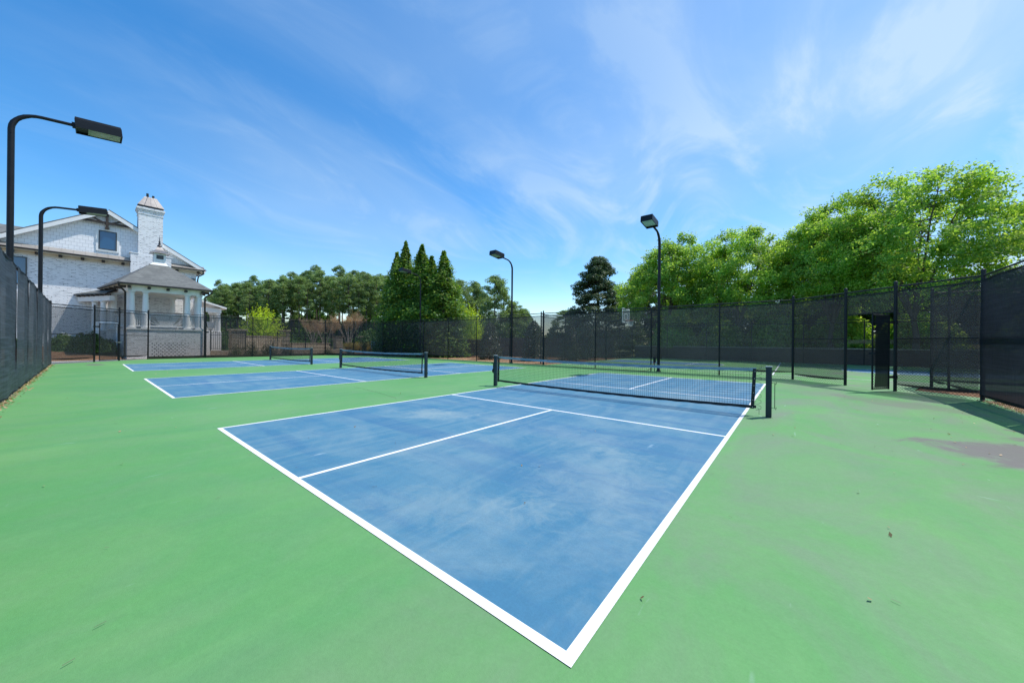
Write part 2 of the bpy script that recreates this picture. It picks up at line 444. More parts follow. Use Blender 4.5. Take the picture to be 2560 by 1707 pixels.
M['bark_pine'] = simple('bark_pine', (.12,.085,.068), .9, .35, 4, bump=.5)
M['bark_pale'] = simple('bark_pale', (.40,.33,.27), .8, .2, 4)
M['litter'] = leaf_mat('dead_leaf', ((.40,.26,.14), (.52,.38,.24), (.28,.16,.09)), .2)

# ------------------------------------------------------------------ camera
cam_d = bpy.data.cameras.new('camera'); cam = bpy.data.objects.new('camera', cam_d); COL.objects.link(cam)
RM = ((0.7797032, 0.6260827, 0.0091274), (-0.0064668, -0.0065245, 0.9999578), (-0.6261159, 0.7797293, 0.0010384))
mw = Matrix(((RM[0][0], RM[1][0], -RM[2][0], .70929), (RM[0][1], RM[1][1], -RM[2][1], -1.27387), (RM[0][2], RM[1][2], -RM[2][2], 1.34928), (0,0,0,1)))
cam.matrix_world = mw
cam_d.sensor_fit = 'HORIZONTAL'; cam_d.sensor_width = 36
cam_d.lens = 866.097/2560*36
cam_d.shift_x = -7.68/2560; cam_d.shift_y = .88/2560
cam_d.clip_start = .05; cam_d.clip_end = 3000
SC.camera = cam

# ------------------------------------------------------------------ light and sky
SV = Vector((.275, .43, 1.0)).normalized()
elev = math.asin(SV.z)
sun_d = bpy.data.lights.new('sun', 'SUN'); sun = bpy.data.objects.new('sun', sun_d); COL.objects.link(sun)
sun.location = (20, 30, 60)
sun.rotation_euler = (-SV).to_track_quat('-Z', 'Y').to_euler()
sun_d.energy = 2.45; sun_d.angle = R(.5); sun_d.color = (1.0, .965, .90)
W = bpy.data.worlds.new('World'); SC.world = W; W.use_nodes = True
wt = W.node_tree; wn = wt.nodes; wl = wt.links
bg = wn['Background']; bg.inputs['Strength'].default_value = .15
sky = wn.new('ShaderNodeTexSky'); sky.sky_type = 'NISHITA'; sky.sun_disc = False
sky.sun_elevation = elev; sky.sun_rotation = math.atan2(SV.x, SV.y)
sky.air_density = 1.0; sky.dust_density = .3; sky.ozone_density = 1.4; sky.altitude = 300
def wm(op, a, b=None, c=None, clamp=False):
    m = wn.new('ShaderNodeMath'); m.operation = op; m.use_clamp = clamp
    for i, v in enumerate((a, b, c)):
        if v is None: continue
        if isinstance(v, (int, float)): m.inputs[i].default_value = v
        else: wl.new(v, m.inputs[i])
    return m.outputs[0]
tc = wn.new('ShaderNodeTexCoord'); sx = wn.new('ShaderNodeSeparateXYZ'); wl.new(tc.outputs['Generated'], sx.inputs[0])
zc = wm('ADD', wm('MAXIMUM', sx.outputs[2], .0), .20)
px = wm('DIVIDE', sx.outputs[0], zc); py = wm('DIVIDE', sx.outputs[1], zc)
cp = wn.new('ShaderNodeCombineXYZ'); wl.new(px, cp.inputs[0]); wl.new(py, cp.inputs[1])
def cloud(rot, scale, nscale, detail, dist, loc=(0,0,0), rough=.6):
    mp = wn.new('ShaderNodeMapping'); mp.vector_type = 'POINT'
    mp.inputs['Rotation'].default_value = (0,0,rot); mp.inputs['Scale'].default_value = scale; mp.inputs['Location'].default_value = loc
    wl.new(cp.outputs[0], mp.inputs['Vector'])
    nz = wn.new('ShaderNodeTexNoise'); nz.inputs['Scale'].default_value = nscale; nz.inputs['Detail'].default_value = detail
    nz.inputs['Distortion'].default_value = dist; nz.inputs['Roughness'].default_value = rough
    wl.new(mp.outputs[0], nz.inputs['Vector']); return nz.outputs['Fac']
def wramp(f, a, b):
    m = wn.new('ShaderNodeMapRange'); m.interpolation_type = 'SMOOTHSTEP'
    m.inputs['From Min'].default_value = a; m.inputs['From Max'].default_value = b
    wl.new(f, m.inputs['Value']); return m.outputs['Result']
STREAK = R(-28)
streak = cloud(STREAK, (1.0,.46,1), 1.05, 7, 1.1, (3.1,1.7,0), .50)
wisp = cloud(STREAK+R(24), (1.0,.5,1), 2.2, 8, 2.2, (8.3,2.2,0), .58)
cover = cloud(0, (1,1,1), .42, 3, .4, (5.2,9.1,0), .5)
# more veil towards +x (the right-hand part of the sky)
side = wm('MULTIPLY_ADD', sx.outputs[0], .55, .62, clamp=True)
m1 = wm('MULTIPLY', wramp(streak, .32, .74), .80)
m2 = wm('MULTIPLY', wramp(wisp, .42, .74), .65)
mask = wm('MULTIPLY', wm('ADD', m1, m2, clamp=True), wramp(wm('MULTIPLY_ADD', side, .40, wm('MULTIPLY', cover, .85)), .30, .82))
veil = wm('MULTIPLY', wramp(side, .25, 1.0), .30)
mask = wm('ADD', mask, veil, clamp=True)
mask = wm('MULTIPLY', wm('MULTIPLY_ADD', mask, .66, .07), wm('MULTIPLY_ADD', wramp(sx.outputs[1], -.20, .50), .82, .18))
hsv = wn.new('ShaderNodeHueSaturation'); hsv.inputs['Saturation'].default_value = 1.42; hsv.inputs['Hue'].default_value = .499; hsv.inputs['Value'].default_value = .78
wl.new(sky.outputs[0], hsv.inputs['Color'])
mixc = wn.new('ShaderNodeMix'); mixc.data_type = 'RGBA'
wl.new(mask, mixc.inputs[0]); wl.new(hsv.outputs[0], mixc.inputs[6]); mixc.inputs[7].default_value = (2.50, 3.10, 3.60, 1)
wl.new(mixc.outputs[2], bg.inputs['Color'])
SC.view_settings.view_transform = 'Standard'; SC.view_settings.look = 'None'
SC.view_settings.exposure = .92; SC.view_settings.gamma = 1.0; SC.view_settings.use_curve_mapping = False
try:
    SC.cycles.transparent_max_bounces = 24; SC.cycles.max_bounces = 8; SC.cycles.diffuse_bounces = 5
    SC.cycles.caustics_reflective = False; SC.cycles.caustics_refractive = False
    SC.cycles.use_adaptive_sampling = False
    SC.cycles.use_denoising = True; SC.cycles.denoiser = 'OPENIMAGEDENOISE'; SC.cycles.denoising_input_passes = 'RGB_ALBEDO_NORMAL'; SC.cycles.denoising_prefilter = 'NONE'
except Exception: pass

# ------------------------------------------------------------------ ground sheets
def struct(name, mb, m):
    o = mb.build(name, m); o['kind'] = 'structure'; return o
def poly_sheet(name, pts, z, m):
    b = MB(); b.face([(x, y, z) for x, y in pts]); return struct(name, b, m)
poly_sheet('ground', [(-600,-600),(600,-600),(600,600),(-600,600)], -.06, M['ground'])
OCT = [(.7,-2.45),(4.42,1.2),(4.42,12.65),(.72,16.12),(-28.9,16.12),(-32.62,12.55),(-32.62,1.35),(-28.95,-2.45)]
poly_sheet('court_surface', OCT, 0, M['green'])
poly_sheet('mulch_bed', [(-60,-16),(10,-16),(10,15.2),(14,15.2),(14,17),(-11,17),(-11,34),(-60,34)], -.03, M['mulch'])
poly_sheet('pine_straw_bed', [(-28.5,16.16),(-11.0,16.16),(-11.0,19.5),(-24,18.6)], -.014, M['straw'])
poly_sheet('mulch_strip', [(4.46,-12),(9,-12),(9,12.9),(4.46,12.66)], -.012, M['straw'])
poly_sheet('path', [(-32.4,-9),(-30.4,-9),(-29.0,-2.5),(-32.7,1.36),(-33.5,1.36),(-33.1,-1.2)], -.010, M['concrete'])
b = MB()
b.face([(-33.3,-1.0,-.025),(-33.6,.30,-.025),(-38.6,.30,.75),(-38.6,-1.3,.75)]); b.face([(-32.8,-8,-.025),(-33.3,-1.0,-.025),(-38.6,-1.3,.75),(-39.95,-8,.75)]); b.face([(-38.6,-1.3,.75),(-38.6,.30,.75),(-39.95,.3,.8),(-39.95,-8,.75)])
struct('mulch_slope', b, M['mulch'])
W0 = -6.096; LN = 13.411
BX = [0.0, -10.30, -20.62]
def rect(b, x0, x1, y0, y1, z): b.face([(x0,y0,z),(x1,y0,z),(x1,y1,z),(x0,y1,z)])
for bx in BX:
    b = MB(); rect(b, bx+W0+.02, bx-.02, .02, LN-.02, .002); struct('playing_court', b, M['blue'])
    b = MB(); z = .004; t = .056
    x0, x1 = bx+W0, bx
    rect(b, x0, x1, 0, t, z); rect(b, x0, x1, LN-t, LN, z)
    rect(b, x0, x0+t, t, LN-t, z); rect(b, x1-t, x1, t, LN-t, z)
    for ya, yb in ((4.572,4.572+t),(LN-4.572-t,LN-4.572)): rect(b, x0+t, x1-t, ya, yb, z)
    xm = (x0+x1)/2
    rect(b, xm-t/2, xm+t/2, t, 4.572, z); rect(b, xm-t/2, xm+t/2, LN-4.572, LN-t, z)
    struct('court_line', b, M['white_line'])
# basketball court beyond the far fence
poly_sheet('court_surface', [(-10.95,16.2),(.6,16.2),(4.42,12.75),(4.9,13.2),(3.6,14.6),(4.0,16.0),(13,16.2),(13,32),(-10.95,32)], -.004, M['green'])
def arc(cx, cy, r, a0, a1, n=28): return [(cx+r*math.cos(a0+(a1-a0)*k/n), cy+r*math.sin(a0+(a1-a0)*k/n)) for k in range(n+1)]
KY = 24.45
for sgn in (-1, 1):
    bxl = sgn*10.3; fx = sgn*4.6
    a = arc(fx, KY, 1.83, -math.pi/2, math.pi/2) if sgn < 0 else arc(fx, KY, 1.83, -math.pi/2, -3*math.pi/2)
    pts = [(bxl, KY-1.83)] + a + [(bxl, KY+1.83)]
    if sgn > 0: pts = pts[::-1]
    b = MB(); b.face([(x, y, .002) for x, y in pts]); struct('playing_court', b, M['blue'])
    b = MB(); z = .006
    def pl(p0, p1, w=.06):
        d = Vector((p1[0]-p0[0], p1[1]-p0[1])); n_ = Vector((-d.y, d.x)).normalized()*w/2
        b.face([(p0[0]-n_.x,p0[1]-n_.y,z),(p1[0]-n_.x,p1[1]-n_.y,z),(p1[0]+n_.x,p1[1]+n_.y,z),(p0[0]+n_.x,p0[1]+n_.y,z)])
    for i in range(len(a)-1): pl(a[i], a[i+1])
    pl((bxl, KY-1.83), (fx, KY-1.83)); pl((bxl, KY+1.83), (fx, KY+1.83)); pl((fx, KY-1.8), (fx, KY+1.8))
    t3 = arc(bxl+(-sgn)*1.3, KY, 6.2, math.pi/2, -math.pi/2) if sgn < 0 else arc(bxl-1.3, KY, 6.2, math.pi/2, 3*math.pi/2)
    pl((bxl, KY-7.0), (bxl, KY+6.8))
    struct('court_line', b, M['white_line'])
b = MB(); z = .0065
rect(b, -.03, .03, 17.9, 31.2, z); rect(b, -10.3, 12, 17.85, 17.91, z); rect(b, -10.3, 12, 31.2, 31.26, z)
struct('court_line', b, M['white_line'])

# ------------------------------------------------------------------ pickleball nets
def make_net():
    xr, xl, yn = .36, -6.46, LN/2
    root = thing('pickleball_net', (-3.05, yn, 0), 'low black net with dirty grey headband across the nearest, largest blue court', 'net', 'nets across the blue courts')
    zt = lambda x: .914-.055*(1-((x-(xl+xr)/2)/((xr-xl)/2))**2)
    zb = lambda x: .145-.045*(1-((x-(xl+xr)/2)/((xr-xl)/2))**2)
    xa, xb = xl+.10, xr-.19
    n = 60; xs = [xa+(xb-xa)*k/n for k in range(n+1)]
    for x in (xl, xr):
        b = MB(); b.box(x-.045, x+.045, yn-.045, yn+.045, 0, .93); o = b.build('post', M['net_post'], root, .006)
        LOC[o.name] = Vector((0,0,0))
        c = MB(); c.box(x-.052, x+.052, yn-.052, yn+.052, .93, .945); c.build('post_cap', M['headband'], o, .004)
    # knotted net: square cords
    b = MB(); r = .0016
    k = 0
    x = xa+.03
    while x < xb-.02:
        b.bar((x, yn, zb(x)+.03), (x, yn, zt(x)-.03), 2*r, 2*r, (0,1,0)); x += .045
    for j in range(1, 17):
        f = j/17
        for i in range(0, n, 2):
            p, q = xs[i], xs[i+2]
            b.bar((p, yn, zb(p)+(zt(p)-zb(p))*f), (q, yn, zb(q)+(zt(q)-zb(q))*f), 2*r, 2*r)
    b.build('net_mesh', M['netcord'], root)
    def band(z0, z1, ya, yb, mt, name):
        b = MB(); vs = []; fs = []
        for i, x in enumerate(xs):
            w = .004*math.sin(i*1.7)
            vs += [(x, yn-ya+w*.3, z0(x)+w), (x, yn-ya, z1(x)), (x, yn+ya, z1(x)), (x, yn+ya, z0(x)+w)]
        for i in range(n):
            for k in range(4):
                a = i*4+k; c = i*4+(k+1)%4
                fs.append((a, c, c+4, a+4))
        fs += [(3,2,1,0), (n*4,n*4+1,n*4+2,n*4+3)]
        b.add(vs, fs); return b.build(name, mt, root)
    band(lambda x: zt(x)-.062, lambda x: zt(x), .007, 0, M['headband'], 'headband')
    band(lambda x: zb(x), lambda x: zb(x)+.055, .006, 0, M['bandblack'], 'bottom_band')
    for x, s_ in ((xa, 1), (xb, -1)):
        b = MB()
        lean = .035 if s_ < 0 else .01
        b.face([(x-s_*0+(-lean), yn-.008, zb(x)-.01), (x+s_*.055-lean, yn-.008, zb(x)-.01), (x+s_*.055, yn-.008, zt(x)-.02), (x, yn-.008, zt(x)-.02)])
        b.face([(x-lean, yn+.008, zb(x)-.01), (x, yn+.008, zt(x)-.02), (x+s_*.055, yn+.008, zt(x)-.02), (x+s_*.055-lean, yn+.008, zb(x)-.01)])
        sb = b.build('side_band', M['bandblack'], root)
        for j in range(6):
            f = j/5; zz = zb(x)+.02+(zt(x)-zb(x)-.09)*f; xx = x+s_*.022-lean*(1-f)
            g = MB(); g.tube([(xx, yn-.016, zz), (xx, yn+.012, zz)], .008, 8); g.build('grommet', M['grommet'], sb)
    # lacing cord beside the right post
    b = MB(); pts = []
    for j in range(8):
        zz = .11+.76*j/7
        pts += [(xb-.005, yn-.012, zz), (xb+.075, yn-.01, zz+.03), (xb+.075, yn-.01, zz+.075)]
    b.tube(pts, .0035, 5)
    b.tube([(xb+.02, yn-.012, .15), (xb+.045, yn-.01, .13), (xb+.045, yn-.01, .03)], .003, 5)
    b.build('lacing_cord', M['bandblack'], root)
    for pq in ([(xr-.14, yn, .90), (xr-.04, yn, .915)], [(xl+.04, yn, .915), (xa+.02, yn, .905)]): b = MB(); b.tube(pq, .005, 6); b.build('top_cable', M['headband'], root)
    b = MB(); b.tube([(xr+.045, yn, .64), (xr+.09, yn, .64), (xr+.09, yn, .18), (xr+.045, yn, .18)], .006, 6)
    for zz in (.64, .18): b.tube([(xr+.085, yn, zz), (xr+.105, yn, zz-.03), (xr+.112, yn, zz+.015)], .006, 6)
    b.build('lacing_bar', M['bandblack'], root)
    b = MB(); b.tube([(xl-.05, yn+.03, .46), (xl-.05, yn-.03, .46)], .075, 14); b.bar((xl-.05, yn-.045, .46), (xl-.06, yn-.045, .70), .02, .012); b.tube([(xl-.06, yn-.05, .70), (xl-.06, yn-.12, .70)], .013, 8)
    b.build('winder', M['bandblack'], root)
    return root
net = make_net()
for bx, lab in ((BX[1], 'low black net with grey headband across the middle blue court'), (BX[2], 'smallest, farthest net with white headband across the blue court by the pavilion')):
    c = copy_tree(net); c.location = (net.location.x+bx, net.location.y, 0); c['label'] = lab

# ------------------------------------------------------------------ chain-link fences
def chain(b, A, B, z0, z1, rad=.0022, off=(0,0)):
    A = Vector((A[0], A[1])); B = Vector((B[0], B[1])); L = (B-A).length; d = (B-A)/L; n_ = Vector((-d.y, d.x))
    H = z1-z0; st = .079
    for sgn in (1, -1):
        o = n_*.003*sgn
        k = -int(H/st)-1 if sgn > 0 else 0
        s0 = -H if sgn > 0 else 0.0
        s = s0
        while s < L+(0 if sgn > 0 else H):
            # line from (s,0) going sgn*45 deg up
            if sgn > 0:
                t0 = max(0, -s); t1 = min(H, L-s); pa, pb = s+t0, s+t1
            else:
                t0 = max(0, s-L); t1 = min(H, s); pa, pb = s-t0, s-t1
            if t1 > t0+.01:
                P = A+d*pa+o; Qp = A+d*pb+o
                p = Vector((P.x, P.y, z0+t0)); q = Vector((Qp.x, Qp.y, z0+t1))
                e = (q-p).normalized(); x = Vector((n_.x, n_.y, 0)); y = e.cross(x)
                vs = []
                for c in (p, q):
                    for a in (0, 2.094, 4.189): vs.append(c+(x*math.cos(a)+y*math.sin(a))*rad)
                b.add(vs, [(0,1,4,3),(1,2,5,4),(2,0,3,5)])
            s += st
def wall_sheet(b, A, B, z0, z1, side=0.0, sag=.0, step=.35, amp=.012, mi=0, seed=0):
    """rippling fabric hung between two posts; sag lowers the middle of the bottom hem"""
    A = Vector((A[0], A[1])); B = Vector((B[0], B[1])); L = (B-A).length; d = (B-A)/L; n_ = Vector((-d.y, d.x))
    rr = random.Random(seed); nx = max(2, int(L/step)); nz = max(1, int((z1-z0)/.4))
    ph = [rr.uniform(0, 6.28) for _ in range(6)]
    vs = []
    for j in range(nz+1):
        v = j/nz
        for i in range(nx+1):
            u = i/nx; s = u*L
            w = (math.sin(s*3.1+ph[0]+v*2)+.6*math.sin(s*7.3+ph[1]-v*3)+.5*math.sin(v*9+ph[2]+s))*amp
            zb = z0-sag*4*u*(1-u)*(1-v)+.01*math.sin(s*5+ph[3])*(1-v)
            P = A+d*s+n_*(side+w)
            vs.append((P.x, P.y, zb+(z1-zb)*v if sag == 0 else z0+(z1-z0)*v-sag*4*u*(1-u)*(1-v)))
    fs = [(j*(nx+1)+i, j*(nx+1)+i+1, (j+1)*(nx+1)+i+1, (j+1)*(nx+1)+i) for j in range(nz) for i in range(nx)]
    b.add(vs, fs, mi, True)
FZ = 3.10
def fence(A, B, posts, label, cat='fence', group=None, screen='screen', side=.05, mid=False, term=(True, True), chain_on=True, skip=None, z_fab=(.22, 2.96), board=False, scr_sag=.05, rail_r=.021, post_r=.030, seed=1, bottom_rail=False, crad=.0022, z0=0.0, end_gate=(), midband=True):
    A2 = Vector((A[0], A[1])); B2 = Vector((B[0], B[1])); L = (B2-A2).length; d = (B2-A2)/L; n_ = Vector((-d.y, d.x))
    root = thing('chain_link_fence', ((A[0]+B[0])/2, (A[1]+B[1])/2, 0), label, cat, group)
    pt = lambda s, o=0: A2+d*s+n_*o
    ss = [0]+list(posts)+[L]
    for i, s in enumerate(ss):
        t_ = (i == 0 and term[0]) or (i == len(ss)-1 and term[1]) or s in end_gate
        if (i == 0 and term[0] is None) or (i == len(ss)-1 and term[1] is None): continue
        p = pt(s); b = MB(); r = post_r*1.35 if t_ else post_r
        top = FZ+.13 if t_ else FZ-.01
        b.tube([(p.x, p.y, z0), (p.x, p.y, top)], r, 12)
        if t_: b.lathe((p.x, p.y, top), [(r*1.08,-.03),(r*1.12,0),(r*.9,.02),(r*.4,.035)], 12)
        if t_:
            for zz in (.3,.7,1.1,1.5,1.9,2.3,2.7,3.0): b.tube([(p.x, p.y, zz-.012), (p.x, p.y, zz+.012)], r*1.13, 12)
        b.build('post', M['black_metal'], root)
    b = MB(); p, q = pt(0), pt(L); b.tube([(p.x, p.y, FZ), (q.x, q.y, FZ)], rail_r, 8); b.build('top_rail', M['black_metal'], root)
    spans = [(ss[i], ss[i+1]) for i in range(len(ss)-1)]
    if mid:
        for (s0, s1) in spans:
            if skip and abs(s0-skip[0]) < .01: continue
            b = MB(); p, q = pt(s0, .0), pt(s1, .0); b.tube([(p.x, p.y, 1.56), (q.x, q.y, 1.56)], rail_r*.85, 8); b.build('middle_rail', M['black_metal'], root)
    if chain_on:
        b = MB()
        for (s0, s1) in spans:
            zz = z0+.03
            if skip and abs(s0-skip[0]) < .01: zz = skip[2]
            p, q = pt(s0, -side*.5), pt(s1, -side*.5); chain(b, p, q, zz, FZ+.03, crad)
        b.build('chain_link', M['wire'], root)
    b = MB(); k = 0
    for (s0, s1) in spans:
        k += 1; za, sg = z_fab[0], scr_sag
        if skip and abs(s0-skip[0]) < .01: za, sg = skip[2]+.04, 0
        e_ = -.10 if screen == 'screen_near' else .02
        p, q = pt(s0+e_, side), pt(s1-e_, side)
        wall_sheet(b, p, q, za, z_fab[1], 0, sg, mi=0, seed=seed*31+k)
        for (h0, h1, sgg) in ((za-.012, za+.022, sg), (z_fab[1]-.035, z_fab[1]+.01, 0)):
            wall_sheet(b, pt(s0+.02, side*1.15), pt(s1-.02, side*1.15), h0, h1, 0, sgg, mi=1, seed=seed*31+k)
        if mid and midband: wall_sheet(b, pt(s0+.02, side*1.2), pt(s1-.02, side*1.2), 1.40, 1.53, 0, 0, mi=0, seed=seed*31+k)
    b.build('windscreen', [M[screen], M['screen_dense']], root)
    if board:
        b = MB(); p, q = pt(.05, .06), pt(L-.05, .06); b.bar((p.x, p.y, .07), (q.x, q.y, .07), .04, .22); b.build('kerb_board', M['darkwood'], root, .004)
    return root
G1 = 'tall black fence runs around the courts'
# near run at the left edge of the picture
fence((-28.92,-2.35), (.72,-2.35), [2.95*k for k in range(1,10)], 'long blue-grey windscreen fence along the left edge of the picture, two lamp posts behind it', screen='screen_near', side=.045, chain_on=False, z_fab=(.06,3.09), scr_sag=.0, seed=3, group=G1)
# left chamfer with closed gate
LC = Vector((-32.62+28.92, 1.40+2.35)).length
fence((-28.92,-2.35), (-32.62,1.40), [2.05, 3.42], 'short see-through fence run with the closed gate, between blue-grey screen fence and pavilion', screen='screen_thin', mid=True, term=(False, True), end_gate=(2.05, 3.42), skip=(2.05, 3.42, 2.32), seed=4, midband=False, crad=.0028, group=G1, z_fab=(.25,2.98))
fence((-32.62,1.40), (-32.62,12.55), [2.9, 5.7, 8.4], 'black fence run in front of the pavilion, bushes and iron railing', screen='screen_thin', mid=False, term=(None, True), board=True, seed=5, group=G1, z_fab=(.12,2.98))
fence((-32.62,12.55), (-28.9,16.08), [2.5], 'short fence run left of the dark evergreens, white notice board behind it', screen='screen_thin', term=(None, False), board=True, seed=6, group=G1, z_fab=(.12,2.98))
fence((-28.9,16.08), (-11.05,16.08), [3.05*k for k in range(1,6)], 'fence run under the dark evergreens, orange straw showing below its screen', term=(None, True), seed=7, group=G1, z_fab=(.30,2.96))
fence((-11.0,16.08), (.70,16.08), [3.35, 6.3, 9.2], 'fence run straight behind the nearest net, basketball court behind it', term=(False, True), seed=8, group=G1, z_fab=(.28,2.98), crad=.0030, screen='screen')
CH = Vector((4.36-.70, 12.62-16.08)).length
rf = fence((.70,16.08), (4.36,12.62), [1.90, 3.27], 'angled fence run with the open gate at the right', mid=True, term=(None, True), end_gate=(1.90, 3.27), skip=(1.90, 3.27, 2.32), seed=9, group=G1, z_fab=(.20,2.98), crad=.0032, screen='screen_thin')
fence((4.36,12.62), (4.36,1.2), [2.9, 5.8, 8.6], 'dark windscreen fence at the right edge of the picture', side=-.05, term=(None, True), seed=10, group=G1, z_fab=(.16,2.98), crad=.0028, screen='screen_heavy', mid=True)
# basketball court fences
fence((-11.5,16.5), (-11.5,32.2), [2.9, 4.5, 6.3, 9.4, 12.5], 'fence at the left end of the basketball court, hollies behind it', screen='screen_thin', term=(True, True), seed=11, chain_on=False, group=G1, post_r=.028, side=-.05)
fence((-11.5,32.2), (14,32.2), [3.2*k for k in range(1,8)], 'farthest fence, behind the basketball court, in front of the brick bank', screen='screen_thin', term=(False, True), seed=12, chain_on=False, group=G1, side=.05, z_fab=(2.9,2.96), scr_sag=0)
fence((4.30,16.38), (14,16.38), [3.1, 6.2], 'fence run going right behind the right-hand corner post', screen='screen_thin', term=(True, True), seed=13, chain_on=False, group=G1)
fence((4.36,12.70), (4.32,16.30), [2.2], 'short link fence behind the right-hand corner post, over brown mulch', screen='screen_thin', term=(None, None), seed=14, chain_on=False, group=G1)

# gates
def gate(hinge, free, z1, label, screen, latch_side):
    h = Vector((*hinge, 0)); f = Vector((*free, 0)); d = (f-h).normalized(); n_ = Vector((-d.y, d.x, 0))
    root = thing('gate', (*hinge, 0), label, 'gate', 'gates in the fence')
    b = MB(); z0 = .06
    a = h+d*.27; c = f
    for p in (a, c): b.tube([(p.x, p.y, z0), (p.x, p.y, z1)], .021, 10)
    for zz in (z0+.03, z1-.02): b.tube([(a.x, a.y, zz), (c.x, c.y, zz)], .021, 10)
    b.build('frame', M['black_metal'], root)
    b = MB(); chain(b, (a.x, a.y), (c.x, c.y), z0+.05, z1-.04, .003); b.build('chain_link', M['wire'], root)
    b = MB(); wall_sheet(b, (a+n_*.03+d*.04).xy, (c+n_*.03-d*.05).xy, .12, z1-.05, 0, .0, amp=.012, seed=5); b.build('windscreen', M[screen], root)
    for zz in (.42, z1-.22):
        b = MB(); b.tube([(h.x, h.y, zz-.05), (h.x, h.y, zz+.05)], .052, 12); b.bar((h.x, h.y, zz), (a.x, a.y, zz), .03, .07); b.build('hinge', M['black_metal'], root)
    b = MB(); q = c; b.bar((q-n_*.08+Vector((0,0,1.12))), (q+n_*.08+Vector((0,0,1.12))), .03, .05); b.tube([q-d*.05-n_*.09+Vector((0,0,1.12)), q+d*.11-n_*.09+Vector((0,0,1.12))], .010, 8); b.tube([q-d*.05+n_*.06+Vector((0,0,1.12)), q+d*.09+n_*.06+Vector((0,0,1.12))], .010, 8)
    b.build('latch', M['grommet'] if latch_side else M['black_metal'], root)
    return root
dR = (Vector((4.36,12.62))-Vector((.70,16.08))).normalized(); A_ = Vector((.70,16.08))
hR = A_+dR*3.27
gate((hR.x, hR.y), (hR.x-.57, hR.y-.74), 2.26, 'open gate leaf swung in towards the court, hanging black screen on it', 'screen_dense', False)
dL = (Vector((-32.62,1.40))-Vector((-28.92,-2.35))).normalized(); A_ = Vector((-28.92,-2.35))
hL = A_+dL*2.05; fL = A_+dL*3.34
gate((hL.x, hL.y), (fL.x, fL.y), 2.24, 'closed narrow gate at the far left corner, dark shrubs behind it', 'screen_thin', True)

# ------------------------------------------------------------------ lamp posts
def lamp(px, py, dirn, r, label, ztop=7.15, arm=1.1, hs=1.0):
    """square shoebox floodlight on a bent pole, arm pointing along dirn"""
    root = thing('lamp_post', (px, py, 0), label, 'lamp post', 'floodlight posts around the courts')
    d = Vector((*dirn, 0)).normalized(); s_ = Vector((d.y, -d.x, 0)); P = Vector((px, py, 0))
    pts = [P, P+Vector((0,0,ztop-.15))]; R0 = .55
    for k in range(1, 9):
        a = math.pi/2*k/8*.94
        pts.append(P+d*(R0-R0*math.cos(a))+Vector((0,0,ztop-.15+R0*math.sin(a))))
    slope = Vector((d.x, d.y, .11)).normalized()
    end = pts[-1]+slope*(arm-R0)
    pts.append(end)
    b = MB(); b.tube(pts[:2], [r*1.02, r], 16)
    b.lathe(P, [(r*1.9,0),(r*1.9,.03),(r*1.3,.05),(r*1.05,.10)], 16)
    b.build('pole', M['pole_metal'], root)
    b = MB(); b.tube(pts[1:], [r*.98]*3+[r*.85]*3+[r*.72]*(len(pts)-7), 14)
    b.tube([pts[1]+Vector((0,0,-.12))+s_*r*.9, pts[1]+Vector((0,0,-.12))+s_*(r+.012)], .012, 8)
    b.build('arm', M['pole_metal'], root)
    up = slope.cross(s_); up = up if up.z > 0 else -up
    hl, hw, hh = .46*hs, .28*hs, .145*hs
    c = end+slope*(hl+.03)+up*.02
    b = MB()
    # housing: open-bottomed shoebox with a slightly smaller top
    def ring(u, k, lift): return [c+slope*(sx_*hl*k)+s_*(sy_*hw*k)+up*lift for sx_, sy_ in ((-1,-1),(1,-1),(1,1),(-1,1))]
    lo = ring(0, 1, -hh); mi_ = ring(0, 1, hh*.55); hi = ring(0, .965, hh)
    inn = [c+slope*(sx_*(hl-.02))+s_*(sy_*(hw-.02))-up*hh for sx_, sy_ in ((-1,-1),(1,-1),(1,1),(-1,1))]
    ind = [c+slope*(sx_*(hl-.02))+s_*(sy_*(hw-.02))-up*(hh-.05) for sx_, sy_ in ((-1,-1),(1,-1),(1,1),(-1,1))]
    vs = lo+mi_+hi+inn+ind
    fs = []
    for k in range(4):
        j = (k+1) % 4
        fs += [(k, j, 4+j, 4+k), (4+k, 4+j, 8+j, 8+k), (k, 12+k, 12+j, j), (12+k, 16+k, 16+j, 12+j)]
    fs += [(8,9,10,11), (19,18,17,16)]
    b.add(vs, fs)
    b.obox(end+slope*.01, slope, s_, up, .035, .06, .07)
    hd = b.build('lamp_head', M['pole_metal'], root)
    b = MB()
    b.obox(c+slope*.10-up*(hh-.028), slope, s_, up, hl*.70, hw*.86, .012)
    b.build('lens', M['lens'], hd)
    return root
lamp(-15.98, -2.55, (0,1), .061, 'tallest-looking black lamp post in the upper left corner, head seen from below', ztop=7.20)
lamp(-26.55, -2.55, (0,1), .066, 'black lamp post in front of the white gable, left of the chimney', ztop=7.14)
lamp(-23.45, 16.22, (0,-1), .050, 'thin black lamp post standing against the dark evergreens', ztop=6.42, hs=.9)
lamp(-13.45, 16.00, (0,-1), .056, 'thin black lamp post right of the evergreens, against open sky', ztop=6.17, hs=.9)
lamp(-4.32, 15.98, (0,-1), .065, 'black lamp post in front of the left-hand bright green tree', ztop=6.25, hs=.92)
t = thing('electrical_box', (-4.52, 16.0, 0), 'small black electrical box on a stub beside the lamp post foot', 'electrical box')
b = MB(); b.box(-4.56,-4.46,15.95,16.05,.42,.68); b.build('housing', M['black_metal'], t, .008)
b = MB(); b.tube([(-4.51,16,0),(-4.51,16,.42)], .018, 8); b.build('conduit', M['black_metal'], t)
b = MB(); pts = [(-4.5,15.9,.45),(-4.55,15.75,.2),(-4.75,15.62,.03)]+[(-4.9-.35*k, 15.6+.03*math.sin(k*1.3), .025) for k in range(12)]
